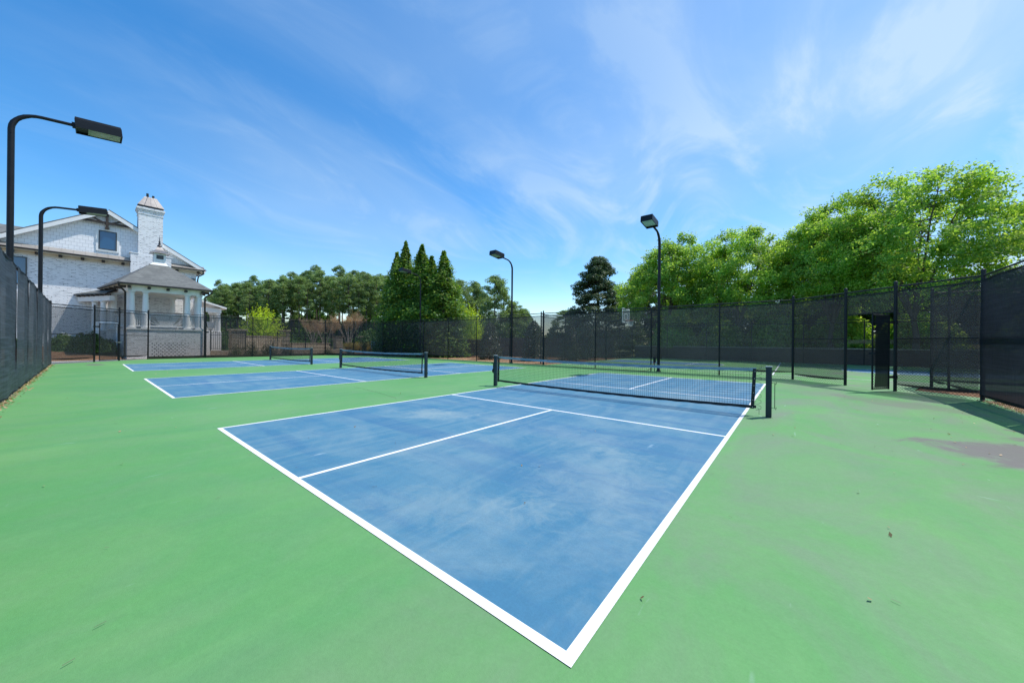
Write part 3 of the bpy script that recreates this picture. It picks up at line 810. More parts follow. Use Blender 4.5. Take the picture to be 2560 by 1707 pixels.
b.tube(pts, .012, 6); o = b.build('power_cord', M['red'], None); tag(o, 'dark red cord lying along the fence foot left of a lamp post', 'cord')

# ------------------------------------------------------------------ basketball hoop
t = thing('basketball_hoop', (-10.75, KY, 0), 'basketball hoop with white framed clear backboard behind the far fence', 'basketball hoop')
b = MB(); b.tube([(-10.75,KY,0),(-10.75,KY,2.35),(-10.70,KY,2.7),(-10.45,KY,2.98),(-10.0,KY,3.08),(-9.25,KY,3.1)], .055, 12); b.build('pole', M['black_metal'], t)
b = MB(); b.bar((-10.6,KY,2.3),(-9.3,KY,3.5), .05, .05); b.build('brace', M['black_metal'], t)
bb = MB(); hx = -9.2
bb.box(hx-.01, hx+.01, KY-.66, KY+.66, 2.93, 3.92); o = bb.build('backboard', M['acrylic'], t)
b = MB()
for (y0,y1,z0,z1) in ((KY-.70,KY+.70,2.88,2.96),(KY-.70,KY+.70,3.89,3.97),(KY-.70,KY-.63,2.96,3.89),(KY+.63,KY+.70,2.96,3.89),(KY-.30,KY+.30,3.11,3.16),(KY-.30,KY+.30,3.52,3.57),(KY-.30,KY-.25,3.16,3.52),(KY+.25,KY+.30,3.16,3.52)):
    b.box(hx-.02, hx+.02, y0, y1, z0, z1)
b.build('frame', M['trim'], o)
b = MB(); b.tube([(hx+.38+.23*math.cos(a), KY+.23*math.sin(a), 3.05) for a in [2*math.pi*k/20 for k in range(21)]], .014, 8); b.bar((hx,KY,3.05),(hx+.16,KY,3.05),.12,.04); o = b.build('rim', M['red'], t)
b = MB()
for k in range(12):
    a = 2*math.pi*k/12; a2 = a+2*math.pi/12; a3 = a-2*math.pi/12
    for q in (a2, a3):
        b.tube([(hx+.38+.23*math.cos(a),KY+.23*math.sin(a),3.05),(hx+.38+.17*math.cos((a+q)/2),KY+.17*math.sin((a+q)/2),2.85),(hx+.38+.13*math.cos(q),KY+.13*math.sin(q),2.63)], .006, 4)
b.build('net', M['white_cord'], t)
# ------------------------------------------------------------------ clubhouse
def quadwall(b, pts, mi=0): b.face(pts, mi)
house = thing('clubhouse', (-46, 0, 0), 'white painted brick clubhouse with tall chimney and a wide gable', 'building')
HX = -40.0; AY, AZ = -.22, 10.95; SL = .655; YR, YL = 4.85, -6.6
b = MB()
b.box(-54, HX, YL, YR, -.5, 7.5)
b.build('brick_wall', M['brick'], house)
b = MB()
zt = lambda y: AZ-.10-abs(y-AY)*SL
b.face([(HX+.02, -5.1, 7.55), (HX+.02, 4.66, 7.55), (HX+.02, AY, zt(AY))])
b.build('gable_wall', M['siding'], house)
b = MB(); OX = HX+.36
for sg in (-1, 1):
    y1 = AY+sg*5.62; z1 = AZ-5.62*SL
    up = Vector((0, sg*SL, 1)).normalized()*.16
    a, c = Vector((OX, AY, AZ)), Vector((OX, y1, z1)); back = Vector((-14.6,0,0))
    vs = [a, c, c+back, a+back, a+up, c+up, c+back+up, a+back+up]
    b.add(vs, [(0,1,2,3),(7,6,5,4),(0,4,5,1),(1,5,6,2),(2,6,7,3),(3,7,4,0)])
roof = b.build('roof', M['roof_shingle'], house)
b = MB()
for sg in (-1, 1):
    y1 = AY+sg*5.60; z1 = AZ-5.60*SL
    b.bar((OX+.02, AY, AZ-.05), (OX+.02, y1, z1-.05), .05, .24, up=(0,0,1))
    b.bar((OX-.17, AY, AZ-.17), (OX-.17, y1, z1-.17), .34, .03, up=(0,0,1))
b.build('rake_board', M['trim'], house)
b = MB()
b.box(OX-.16, OX-.02, AY-.07, AY+.07, 9.72, 10.95); b.box(OX-.13, OX-.05, -1.75, 1.35, 9.98, 10.12)
b.bar((OX-.09, AY, 9.95), (OX-.09, AY-.75, 10.35), .10, .10); b.bar((OX-.09, AY, 9.95), (OX-.09, AY+.75, 10.35), .10, .10)
b.box(OX-.19, OX+.01, AY-.11, AY+.11, 9.58, 9.72)
b.build('gable_truss', M['darkwood'], house)
# pent roofs along the foot of the gable
def pent(y0, y1, nb):
    b = MB()
    P = [(HX+.02,y0,7.72),(HX+.02,y1,7.72),(HX+.52,y1,7.36),(HX+.52,y0,7.36)]
    b.face([P[0],P[3],P[2],P[1]]); b.face([(x,y,z-.05) for x,y,z in P]); b.face([P[3],(P[3][0],y0,7.31),(P[2][0],y1,7.31),P[2]])
    b.face([P[0],(HX+.02,y0,7.31),P[3]]); b.face([P[1],P[2],(HX+.02,y1,7.31)])
    k = int((y1-y0)/.52)
    for i in range(k+1):
        y = y0+(y1-y0)*i/max(1, k); b.bar((HX+.02,y,7.735), (HX+.52,y,7.375), .025, .03)
    o = b.build('pent_roof', M['metal_roof'], house)
    g = MB(); g.tube([(HX+.57,y0-.02,7.33),(HX+.57,y1+.05,7.33)], .055, 8); g.build('gutter', M['bronze'], o)
    g = MB(); g.box(HX+.01, HX+.50, y0, y1, 7.22, 7.30); g.box(HX+.01, HX+.07, y0, y1, 7.02, 7.22); g.build('soffit', M['cream'], o)
    for i in range(nb):
        g = MB(); y = y0+.35+(y1-y0-.7)*i/max(1, nb-1); g.box(HX+.07, HX+.40, y-.08, y+.08, 7.06, 7.218); g.build('rafter_tail', M['darkwood'], o)
pent(-6.6, .94, 8); pent(3.26, 5.30, 2)
def window(y0, y1, z0, z1, mull=False, trim=True):
    f = MB(); t = .055
    for (a,c,d,e) in ((y0,y1,z0,z0+t),(y0,y1,z1-t,z1),(y0,y0+t,z0+t,z1-t),(y1-t,y1,z0+t,z1-t)): f.box(HX+.02, HX+.09, a, c, d, e)
    if mull: f.box(HX+.03, HX+.08, (y0+y1)/2-.02, (y0+y1)/2+.02, z0+t, z1-t)
    o = f.build('window', M['winframe'], house)
    p = MB(); p.box(HX+.022, HX+.04, y0+t, y1-t, z0+t, z1-t); p.build('pane', M['glass'], o)
    if trim:
        w = MB(); k = .13
        for (a,c,d,e) in ((y0-k,y1+k,z1,z1+k),(y0-k,y1+k,z0-k,z0),(y0-k,y0,z0,z1),(y1,y1+k,z0,z1)): w.box(HX+.021, HX+.075, a, c, d, e)
        w.build('window_trim', M['trim'], o)
window(-.62, .28, 8.06, 9.48); window(-4.98, -3.72, 4.95, 6.82, True, False); window(4.3, 4.75, 5.7, 6.6, False, False)
# chimney
b = MB()
b.box(-40.6, -39.42, 1.36, 2.72, -.4, 11.20)
b.box(-40.3, -39.40, .96, 3.22, -.4, 8.02)
b.box(-40.62, -39.39, 1.33, 2.75, 11.20, 11.26); b.box(-40.62, -39.40, 1.34, 2.74, 11.42, 11.48)
b.box(-40.6, -39.42, 1.36, 2.72, 11.26, 11.42); b.box(-40.66, -39.36, 1.30, 2.78, 11.48, 11.60); b.box(-40.71, -39.31, 1.25, 2.83, 11.60, 11.74)
ch = b.build('chimney', M['brick'], house)
b = MB()
b.box(-40.34, -39.37, .90, 1.40, 8.02, 8.08); b.box(-40.34, -39.37, 2.68, 3.28, 8.02, 8.08); b.build('shoulder_cap', M['trim'], ch)
b = MB()
lo = [(-40.62,1.30,11.90),(-39.34,1.30,11.90),(-39.34,2.78,11.90),(-40.62,2.78,11.90)]
hi = [(-40.20,1.70,12.72),(-39.78,1.70,12.72),(-39.78,2.38,12.72),(-40.20,2.38,12.72)]
b.add(lo+hi, [(0,1,5,4),(1,2,6,5),(2,3,7,6),(3,0,4,7),(4,5,6,7),(3,2,1,0)])
for yy in (1.67, 2.04, 2.41): b.bar((-39.335,yy,11.91),(-39.775,1.70+(yy-1.3)/1.48*.68,12.72), .02, .02)
b.build('chimney_cap', M['cap_metal'], ch)
b = MB(); b.box(-40.55, -39.40, 1.38, 2.70, 11.74, 11.90); b.build('spark_screen', M['bronze'], ch)
for yy, hh in ((1.88, 13.05), (2.20, 12.95)):
    b = MB(); b.tube([(-40,yy,12.66),(-40,yy,hh)], .075, 12); b.build('flue', M['bronze'], ch)
# left wing
b = MB(); b.box(-53, -42.4, -24, YL, -.5, 7.3); b.build('brick_wall', M['brick'], house)
b = MB()
b.face([(-41.9,-24.5,7.2),(-41.9,-3.0,7.2),(-48,-3.0,10.3),(-48,-24.5,10.3)]); b.face([(-54,-24.5,7.2),(-48,-24.5,10.3),(-48,-3.0,10.3),(-54,-3.0,7.2)])
b.face([(-41.9,-24.5,7.2),(-48,-24.5,10.3),(-54,-24.5,7.2)])
b.build('roof', M['roof_shingle'], house)
b = MB(); b.tube([(-39.43,5.22,7.3),(-39.43,5.22,7.0),(-39.75,4.95,6.8),(-39.9,4.93,6.5),(-39.9,4.93,.3)], .05, 8); b.build('downspout', M['bronze'], house)

# ------------------------------------------------------------------ pavilion
pav = thing('pavilion', (-36.8, 2.1, 0), 'open white porch pavilion with grey hip roof, paired columns and small cupola', 'pavilion')
FL, FR, BR, BL = (-34.4,.56), (-34.4,4.42), (-39.1,4.24), (-39.1,-.22)
QD = [FL, FR, BR, BL]
def inset(q, d):
    cx = sum(p[0] for p in q)/4; cy = sum(p[1] for p in q)/4
    out = []
    for p in q:
        v = Vector((p[0]-cx, p[1]-cy)); out.append((p[0]-d*math.copysign(1, v.x), p[1]-d*math.copysign(1, v.y)))
    return out
def prism(b, q, z0, z1, mi=0):
    n = len(q); vs = [(x,y,z0) for x,y in q]+[(x,y,z1) for x,y in q]
    b.add(vs, [tuple(reversed(range(n))), tuple(range(n,2*n))]+[(k,(k+1)%n,n+(k+1)%n,n+k) for k in range(n)], mi)
b = MB(); prism(b, QD, -.3, 1.98); base = b.build('brick_base', M['brick'], pav)
b = MB()
for i in range(17):
    for j in range(8):
        y = 1.72+i*.105; z = .12+j*.125
        if (i+j) % 2: b.box(FL[0]-.02, FL[0]+.004, y, y+.06, z, z+.075)
b.build('vent_hole_shade', M['hole_shade'], base)  # proud grey blocks paint the shade inside the pierced brick
b = MB(); prism(b, inset(QD, -.05), 1.98, 2.06); b.build('floor_slab', M['trim'], pav)
def column(x, y, z0=2.06, z1=4.63, r=.170):
    b = MB(); b.box(x-r*1.3, x+r*1.3, y-r*1.3, y+r*1.3, z0, z0+.08)
    b.lathe((x,y,z0+.08), [(r*1.22,0),(r*1.22,.05),(r*1.05,.08),(r,.12),(r*1.0,(z1-z0)*.35),(r*.84,z1-z0-.22),(r*.86,z1-z0-.2),(r*1.0,z1-z0-.16)], 18)
    b.box(x-r*1.05, x+r*1.05, y-r*1.05, y+r*1.05, z1-.07, z1)
    return b
def edge(p, q, t): return (p[0]+(q[0]-p[0])*t, p[1]+(q[1]-p[1])*t)
IN = inset(QD, .20)
cols = []
for k in range(4):
    p, q = IN[k], IN[(k+1) % 4]
    for t in ((0, .19, .81) if k in (0, 2) else (0, .15, .85)): cols.append(edge(p, q, t))
for x, y in cols: column(x, y).build('column', M['trim'], pav)
b = MB()
for k in range(4):
    p, q = IN[k], IN[(k+1) % 4]; b.bar((*p, 4.80), (*q, 4.80), .36, .34)
b.build('entablature', M['trim'], pav)
b = MB(); prism(b, inset(QD, .1), 4.75, 4.78); b.build('ceiling', M['cream'], pav)
b = MB(); prism(b, inset(QD, -.34), 4.965, 5.0); b.build('soffit', M['cream'], pav)
EV = inset(QD, -.42); TP = [(-36.10,1.80),(-36.10,2.60),(-36.75,2.58),(-36.75,1.78)]
b = MB(); vs = [(x,y,5.02) for x,y in EV]+[(x,y,5.12) for x,y in EV]+[(x,y,6.88) for x,y in TP]
b.add(vs, [(3,2,1,0)]+[(k,(k+1)%4,4+(k+1)%4,4+k) for k in range(4)]+[(4+k,4+(k+1)%4,8+(k+1)%4,8+k) for k in range(4)]+[(8,9,10,11)])
b.build('roof', M['roof_shingle'], pav)
b = MB()
for k in range(4):
    p, q = EV[k], EV[(k+1) % 4]; b.tube([(*p, 5.06), (*q, 5.06)], .065, 8)
b.build('gutter', M['bronze'], pav)
for k in (0, 3, 1):
    p, q = inset(QD, -.1)[k], inset(QD, -.1)[(k+1) % 4]; n_ = 5
    nn = Vector((q[1]-p[1], -(q[0]-p[0]), 0)).normalized()
    if nn.dot(Vector((p[0]+36.8, p[1]-2.1, 0))) < 0: nn = -nn
    for i in range(n_):
        b = MB(); e = edge(p, q, .04+.23*i); b.obox((e[0]+nn.x*.1, e[1]+nn.y*.1, 4.87), nn, Vector((-nn.y,nn.x,0)), (0,0,1), .16, .07, .075); b.build('rafter_tail', M['darkwood'], pav)
def rail_panel(b, p, q, z0, z1, burst):
    P = Vector((*p, 0)); Q_ = Vector((*q, 0)); d = Q_-P; L = d.length; d.normalize()
    b.bar(P+Vector((0,0,z1)), Q_+Vector((0,0,z1)), .12, .09); b.bar(P+Vector((0,0,z0)), Q_+Vector((0,0,z0)), .09, .10)
    for e in (P+d*.04, Q_-d*.04): b.bar(e+Vector((0,0,z0)), e+Vector((0,0,z1)), .06, .07)
    if burst:
        c = (P+Q_)/2; H = z1-z0
        for k in range(-8, 9):
            a = k*R(9.2)
            lo_ = c+d*(k*.026*L)+Vector((0,0,z0+.05)); ex = c.copy()+d*(k*L/17.5)+Vector((0,0,z1-.04))
            if abs(k) > 6: ex = c+d*(math.copysign(L*.47, k))+Vector((0,0,z1-.04-(abs(k)-6)*H*.30))
            b.bar(lo_, ex, .035, .035)
    else:
        for f in (.36, .64): b.bar(P+d*L*f+Vector((0,0,z0)), P+d*L*f+Vector((0,0,z1)), .04, .05)
for k in range(4):
    p, q = IN[k], IN[(k+1) % 4]; ta = .19 if k in (0, 2) else .15
    for (t0, t1, bu) in ((.045, ta-.045, False), (ta+.05, 1-ta-.05, True), (1-ta+.045, .955, False)):
        b = MB(); rail_panel(b, edge(p, q, t0), edge(p, q, t1), 2.24, 3.06, bu); b.build('railing', M['trim'], pav)
b = MB(); f = [(-35.98,1.72),(-35.98,2.69),(-36.85,2.67),(-36.85,1.70)]; g_ = [(-36.08,1.93),(-36.08,2.56),(-36.72,2.56),(-36.72,1.93)]
vs = [(x,y,6.80) for x,y in f]+[(x,y,7.02) for x,y in g_]+[(x,y,7.72) for x,y in g_]
b.add(vs, [(k,(k+1)%4,4+(k+1)%4,4+k) for k in range(4)]+[(4+k,4+(k+1)%4,8+(k+1)%4,8+k) for k in range(4)]+[(8,9,10,11),(3,2,1,0)])
b.box(-36.07,-36.05,2.02,2.47,7.10,7.14); b.box(-36.07,-36.05,2.02,2.47,7.56,7.60)
cup = b.build('cupola', M['trim'], pav)
b = MB(); b.box(-36.078,-36.06,2.06,2.43,7.28,7.56); b.build('louvre', M['winframe'], cup)
b = MB(); prof = [(.62,7.70),(.60,7.74),(.42,7.84),(.27,7.98),(.17,8.14),(.12,8.22)]; cx, cy = -36.40, 2.245
vs = []
for r_, z_ in prof: vs += [(cx+a*r_, cy+c*r_, z_) for a, c in ((-.85,-.85),(.85,-.85),(.85,.85),(-.85,.85))]
fs = [(i*4+k, i*4+(k+1)%4, i*4+4+(k+1)%4, i*4+4+k) for i in range(len(prof)-1) for k in range(4)]+[(3,2,1,0)]
b.add(vs, fs); b.build('cupola_roof', M['cap_metal'], cup)
b = MB(); b.lathe((cx,cy,8.2), [(.13,0),(.13,.14),(.05,.18),(.09,.26),(.03,.32),(.07,.40),(.025,.46),(.02,.6),(.004,.9)], 10); b.build('finial', M['bronze'], cup)
for pts in ([(-33.96,.16,5.04),(-33.96,.16,4.85),(-34.22,.36,4.62),(-34.33,.46,4.50),(-34.33,.46,.1)], [(-33.96,4.84,5.04),(-33.96,4.84,4.85),(-34.25,4.60,4.62),(-34.32,4.50,4.50),(-34.32,4.50,.1)]):
    b = MB(); b.tube(pts, .055, 8); b.build('downspout', M['bronze'], pav)
# covered link to the clubhouse
b = MB()
L0, L1 = (-36.3,-.30), (-40.0,-1.75)
vs = [(*L0,4.55),(*L1,4.55),(-40.0,.25,5.3),(-36.8,.9,5.2)]
b.face(vs); b.face([(x,y,z-.1) for x,y,z in reversed(vs)]); b.face([(*L0,4.45),(*L1,4.45),(*L1,4.55),(*L0,4.55)])
b.build('link_roof', M['roof_shingle'], pav)
b = MB(); b.bar((L0[0]-.2,L0[1]+.25,4.18),(L1[0],L1[1]+.3,4.18), .25, .34); b.build('link_beam', M['trim'], pav)
for k in range(7):
    b = MB(); e = edge(L0, L1, .06+.14*k); b.obox((e[0], e[1]+.14, 4.40), (.36,-.93,0), (.93,.36,0), (0,0,1), .15, .06, .06); b.build('rafter_tail', M['darkwood'], pav)
for x, y in ((-38.4,-.80), (-37.4,-.42)): column(x, y, 1.9, 4.02, .15).build('column', M['trim'], pav)

porch = thing('porch', (-40.6, 5.8, 0), 'small white side porch beyond the pavilion, open below a low sloping roof', 'porch')
b = MB(); b.box(-42.5,-39.25,4.9,6.45,-.3,1.92); b.build('porch_wall', M['trim'], porch)
for x, y in ((-39.45,6.28),(-40.6,6.28),(-39.45,5.2),(-42.2,6.28)): column(x, y, 1.92, 3.75, .15).build('column', M['trim'], porch)
b = MB(); b.box(-42.6,-39.25,6.10,6.44,3.75,4.12); b.box(-39.62,-39.26,4.9,6.10,3.75,4.12); b.build('beam', M['trim'], porch)
b = MB(); P = [(-38.95,4.9,4.78),(-38.95,6.75,4.20),(-43,6.75,4.20),(-43,4.9,4.78)]
b.face(P); b.face([(x,y,z-.14) for x,y,z in reversed(P)])
for i in range(4):
    p, q = P[i], P[(i+1) % 4]; b.face([p, (p[0],p[1],p[2]-.14), (q[0],q[1],q[2]-.14), q])
b.build('roof', M['trim'], porch)
b = MB(); rail_panel(b, (-39.45,5.38), (-39.45,6.1), 2.1, 2.85, True); b.build('railing', M['trim'], porch)

t = thing('stair_wall', (-37.6, -1.9, 0), 'white brick stair wall with sloped handrails beside the dark shrubs', 'stair wall')
b = MB(); b.face([(-37.6,-2.2,-.2),(-37.6,-1.6,-.2),(-37.6,-1.6,1.55),(-37.6,-2.2,1.75)]); b.box(-38.0,-37.61,-2.2,-1.6,-.2,1.55); b.box(-38.0,-37.6,-1.35,-.95,-.2,1.65); b.build('wall', M['brick'], t)
for dz in (0, .35):
    b = MB(); b.bar((-37.5,-1.75,1.35+dz),(-37.5,-.75,1.75+dz), .05, .06); b.build('handrail', M['trim'], t)

# ------------------------------------------------------------------ iron railing, stone walls, sign
t = thing('brick_kerb_wall', (-36.0, 11, 0), 'low brick ledge under the iron railing', 'low wall')
P0, P1 = (-36.3,5.2), (-35.4,16.6)
b = MB(); b.bar((*P0,.18), (*P1,.18), .30, .52); b.build('ledge', M['stone'], t)
t = thing('iron_railing', (-36.0, 11, .44), 'black iron picket railing between the pavilion and the evergreens', 'railing')
D = Vector((P1[0]-P0[0], P1[1]-P0[1])); LL = D.length; D.normalize()
pp = lambda s, z: (P0[0]+D.x*s, P0[1]+D.y*s, z)
b = MB()
for zz in (.60, 1.72, 1.92): b.bar(pp(0,zz), pp(LL,zz), .03, .035)
b.build('rail', M['black_metal'], t)
b = MB(); s = .06
while s < LL: b.bar(pp(s,.52), pp(s,2.02), .018, .018); s += .125
b.build('pickets', M['black_metal'], t)
for k in range(6): b = MB(); s = LL*k/5; b.bar(pp(s,.44), pp(s,2.1), .06, .06); b.build('post', M['black_metal'], t)
b = MB(); s = 9.0; b.bar(pp(s,.9), pp(s+.25,.9), .1, .22); b.build('lock_box', M['black_metal'], t)
def pillar(x, y, h, label, w=.45):
    t = thing('stone_pillar', (x, y, 0), label, 'pillar', 'stone pillars past the iron railing')
    b = MB(); z = -.2; k = 0
    rr = random.Random(int(abs(x)*10))
    while z < h-.12:
        hh = rr.uniform(.11,.19); e = rr.uniform(-.025,.02); b.box(x-w-e, x+w+e, y-w-e, y+w+e, z, min(z+hh-.012, h-.12)); z += hh
    b.build('shaft', M['stone'], t)
    b = MB(); b.box(x-w-.10,x+w+.10,y-w-.10,y+w+.10,h-.12,h); b.build('cap_stone', M['stone'], t, .01)
pillar(-38.1, 7.35, 2.28, 'stacked stone pillar nearest the pavilion, left of the lime-green tree', .52)
pillar(-41.8, 12.05, 2.42, 'stacked stone pillar right of the lime-green tree, end of a low wall', .5)
pillar(-43.9, 21.9, 1.95, 'stacked stone pillar beside the notice board', .48)
pillar(-50.5, 21.7, 1.95, 'stacked stone pillar behind the bare crape myrtles', .48)
def stone_wall(a, c, h, label):
    o = MB(); o.bar((*a, h/2-.1), (*c, h/2-.1), .4, h); o.bar((*a, h-.06), (*c, h-.06), .5, .09); w = o.build('stone_wall', M['stone']); tag(w, label, 'wall')
stone_wall((-38.5,7.9), (-41.4,11.6), 1.75, 'low stone wall with pale coping between two stone pillars')
stone_wall((-42.4,12.6), (-46,18.6), 1.05, 'long low stone wall with pale coping behind the railing right of the lime-green tree')
t = thing('notice_board', (-33.3, 17.6, 0), 'pale grey notice board on a post in the dry grass', 'notice board')
b = MB(); b.tube([(-33.3,17.62,-.05),(-33.3,17.62,.55)], .03, 8); b.build('post', M['black_metal'], t)
b = MB(); b.obox((-33.3,17.6,.93), (.78,.63,0), (-.63,.78,0), (0,0,1), .27, .015, .37); b.build('board', M['sign'], t)
tp = thing('utility_pole', (-64.0, 14.3, 0), 'thin pale pole with two crossarms beyond the porch', 'utility pole')
b = MB(); b.tube([(-64,14.3,-.5),(-64,14.3,5.2)], [.09,.06], 8); b.build('pole', M['bark_pale'], tp)
for zz, l_ in ((4.9,.75),(4.5,.95)):
    b = MB(); b.bar((-64-.55*l_,14.3-.8*l_,zz),(-64+.55*l_,14.3+.8*l_,zz), .07, .07); b.build('crossarm', M['bark_pale'], tp)
t = thing('board_fence', (-18, 26, 0), 'dark weathered board fence behind the clipped hollies', 'fence')
A2 = Vector((-26.5,22.0)); B2 = Vector((-12.2,29.0)); dd = (B2-A2); LL = dd.length; dd.normalize()
b = MB(); s = 0; rr = random.Random(3)
while s < LL:
    p = A2+dd*(s+.07); b.obox((p.x,p.y,.86+rr.uniform(-.015,.015)), (dd.x,dd.y,0), (-dd.y,dd.x,0), (0,0,1), .068, .011, .90); s += .142
b.build('boards', M['woodfence'], t)
b = MB()
for zz in (.35,1.45): b.bar((A2.x+.05,A2.y+.03,zz),(B2.x,B2.y+.03,zz), .04, .09)
b.build('rail', M['woodfence'], t)
for k in range(7):
    p = A2+dd*(LL*k/6); b = MB(); b.obox((p.x+.05,p.y-.08,.95), (dd.x,dd.y,0), (-dd.y,dd.x,0), (0,0,1), .055, .055, 1.0); b.build('post', M['woodfence'], t)
t = thing('brick_bank_wall', (1, 33, 0), 'low dark brick retaining wall behind the basketball court', 'wall')
b = MB(); b.box(-11.5,16,32.85,33.15,-.1,1.06); b.build('wall', M['retwall'], t)
b = MB(); b.box(-11.5,16,32.80,33.22,1.06,1.13); b.build('coping', M['stone'], t)
b = MB()
b.face([(-11.5,33.2,1.05),(16,33.2,1.05),(30,42,1.5),(-11.5,42,1.5)]); b.face([(-11.5,42,1.5),(30,42,1.5),(45,75,1.0),(-16,75,1.0)]); b.face([(16,33.2,1.05),(16,12,1.0),(40,12,1.6),(30,42,1.5)])
struct('bank', b, M['bank'])

# ------------------------------------------------------------------ foliage
def unit(v): return v/np.maximum(np.linalg.norm(v, axis=-1, keepdims=True), 1e-9)
def leaf_quads(c, nrm, size, asp, g, axis=None):
    """diamond/quads: c (N,3) centres, nrm normals, size length, asp width ratio"""
    n = len(c)
    a = g.normal(size=(n,3)) if axis is None else axis+g.normal(size=(n,3))*.25
    t = unit(np.cross(nrm, a)); u = np.cross(nrm, t)
    if axis is not None: t, u = unit(a), None
    if u is None: u = unit(np.cross(nrm, t))
    L = size[:,None] if hasattr(size, '__len__') else np.full((n,1), size)
    h = L*.5; w = L*asp*.5
    v = np.stack([c-t*h, c+u*w-t*h*.1, c+t*h, c-u*w-t*h*.1], 1)
    return v.reshape(-1,3)
def crown_clumps(g, n, fn):
    return np.array([fn(g) for _ in range(n)])

def broad_tree(name, seed, h, r, nclump, nleaf, mt, bark, lsize=.14, base=.30, zc=.60, trunk_r=.16, spray=1.0, droop=.12, flat=.8):
    g = np.random.default_rng(seed)
    root = thing(name, (0,0,0), None, None)
    C = np.array([0,0,h*zc]); rz = h*(1-zc)
    # lumpy envelope
    lob = [(unit(g.normal(size=3)), g.uniform(.75,1.12)) for _ in range(9)]
    cl = []
    while len(cl) < nclump:
        d = unit(g.normal(size=3))
        if d[2] < -.75: continue
        k = 1.0
        for ld, lk in lob:
            q = max(0, d@ld-.55)/.45; k += (lk-1)*q*1.1
        f = g.uniform(.22,1.0)**.42*k
        p = C+d*np.array([r, r, rz if d[2] > 0 else h*zc-h*base])*f
        cl.append((p, d))
    b = MB()
    fork = Vector((g.normal()*.1, g.normal()*.1, h*.17))
    b.tube([(0,0,-.2),(0.02,0,h*.08),fork], [trunk_r*1.35, trunk_r*1.05, trunk_r*.9], 9)
    nl = 7; limbs = []
    for k in range(nl):
        a = 2*math.pi*k/nl+g.uniform(-.3,.3); out = g.uniform(.25,.62)
        e = Vector((math.cos(a)*r*out, math.sin(a)*r*out, h*g.uniform(.62,.9)))
        m1_ = fork.lerp(e, .35)+Vector((math.cos(a)*r*.02, math.sin(a)*r*.02, h*.03))
        m2_ = fork.lerp(e, .7)+Vector((g.normal()*.15, g.normal()*.15, h*.02))
        pts = [fork, m1_, m2_, e]; limbs.append(pts)
        b.tube(pts, [trunk_r*.62, trunk_r*.45, trunk_r*.28, trunk_r*.08], 7)
    P = []; Nn = []; S = []
    for p, d in cl:
        pv = Vector(p)
        best = min(((pv-(l[i].lerp(l[i+1], f))).length+max(0, (l[i].lerp(l[i+1], f).z-pv.z))*.8, l[i].lerp(l[i+1], f)) for l in limbs for i in range(3) for f in (0,.33,.66))
        st = best[1]
        mid_ = st.lerp(pv, .5)+Vector((0,0,-.06*(pv-st).length))
        b.tube([st, mid_, pv], [trunk_r*.16, trunk_r*.10, .012], 4, cap=False)
        # sprays: leaves along short twigs
        nt = 6; per = nleaf//nt
        sz = spray*g.uniform(.75,1.25)
        for _ in range(nt):
            td = unit(d*.8+np.array([0,0,.30])+g.normal(size=3)*np.array([.7,.7,.55]))
            s = g.uniform(0,1,per)**.8*sz
            q = p+td*s[:,None]+np.array([0,0,-droop])*(s**2)[:,None]+g.normal(size=(per,3))*np.array([.17,.17,.17*flat])*spray
            P.append(q); Nn.append(unit(np.array([0,0,.6])+d*.6+g.normal(size=(per,3))*.7))
            S.append(lsize*g.uniform(.7,1.3,per))
    b.build('trunk', bark, root)
    P = np.concatenate(P); Nn = np.concatenate(Nn); S = np.concatenate(S)
    np_mesh('crown', leaf_quads(P, Nn, S, .52, g), 4, mt, root)
    return root
def put(o, x, y, z, s, rz, label, cat, group=None, sz=None, first=False):
    c = o if first else copy_tree(o)
    c.location = (x, y, z); c.scale = (s, s, sz or s); c.rotation_euler = (0, 0, rz)
    tag(c, label, cat, group); return c

zA = broad_tree('deciduous_tree', 11, 11.6, 4.7, 230, 250, M['zelkova'], M['bark'], .20, .14, .56, .17)
zB = broad_tree('deciduous_tree', 12, 11.0, 4.5, 220, 250, M['zelkova'], M['bark'], .20, .14, .56, .16)
zC = broad_tree('deciduous_tree', 13, 12.5, 4.8, 230, 250, M['zelkova'], M['bark'], .20, .14, .57, .17, droop=.15)
zD = broad_tree('deciduous_tree', 14, 13.0, 5.3, 230, 240, M['zelkova'], M['bark'], .20, .16, .58, .16, spray=1.15, droop=.2, flat=.55)
GZ = 'bright green trees behind the basketball court'
put(zA, -9.6, 36.4, 1.0, 1.0, .4, 'rounded bright green tree, leftmost of its row, behind a lamp post', 'tree', GZ, first=True)
put(zB, -3.4, 36.3, 1.0, .97, 1.2, 'rounded bright green tree, second from left, lowest of its row', 'tree', GZ, first=True)
put(zC, 3.0, 35.4, 1.0, .90, 2.2, 'broad bright green tree behind the open gate, between a lower and the tallest tree', 'tree', GZ, first=True)
put(zD, 7.0, 33.0, 1.0, .93, .2, 'tallest bright green tree with visible forked limbs near the right edge', 'tree', GZ, first=True)
oA = broad_tree('oak_tree', 21, 13.5, 5.6, 170, 260, M['oak'], M['bark'], .24, .25, .62, .2)
put(oA, 4.2, 46, 1.2, 1.0, .3, 'duller olive oak showing above the two right-hand green trees', 'tree', 'olive trees behind the green row', first=True)
put(oA, 17.0, 38, 1.2, .88, 2.3, 'duller olive oak at the right edge behind the tallest green tree', 'tree', 'olive trees behind the green row')
zE = put(zB, 15.6, 25.5, 1.0, .62, 2.9, 'low bright green tree peeping over the fence at the right edge', 'tree', GZ)

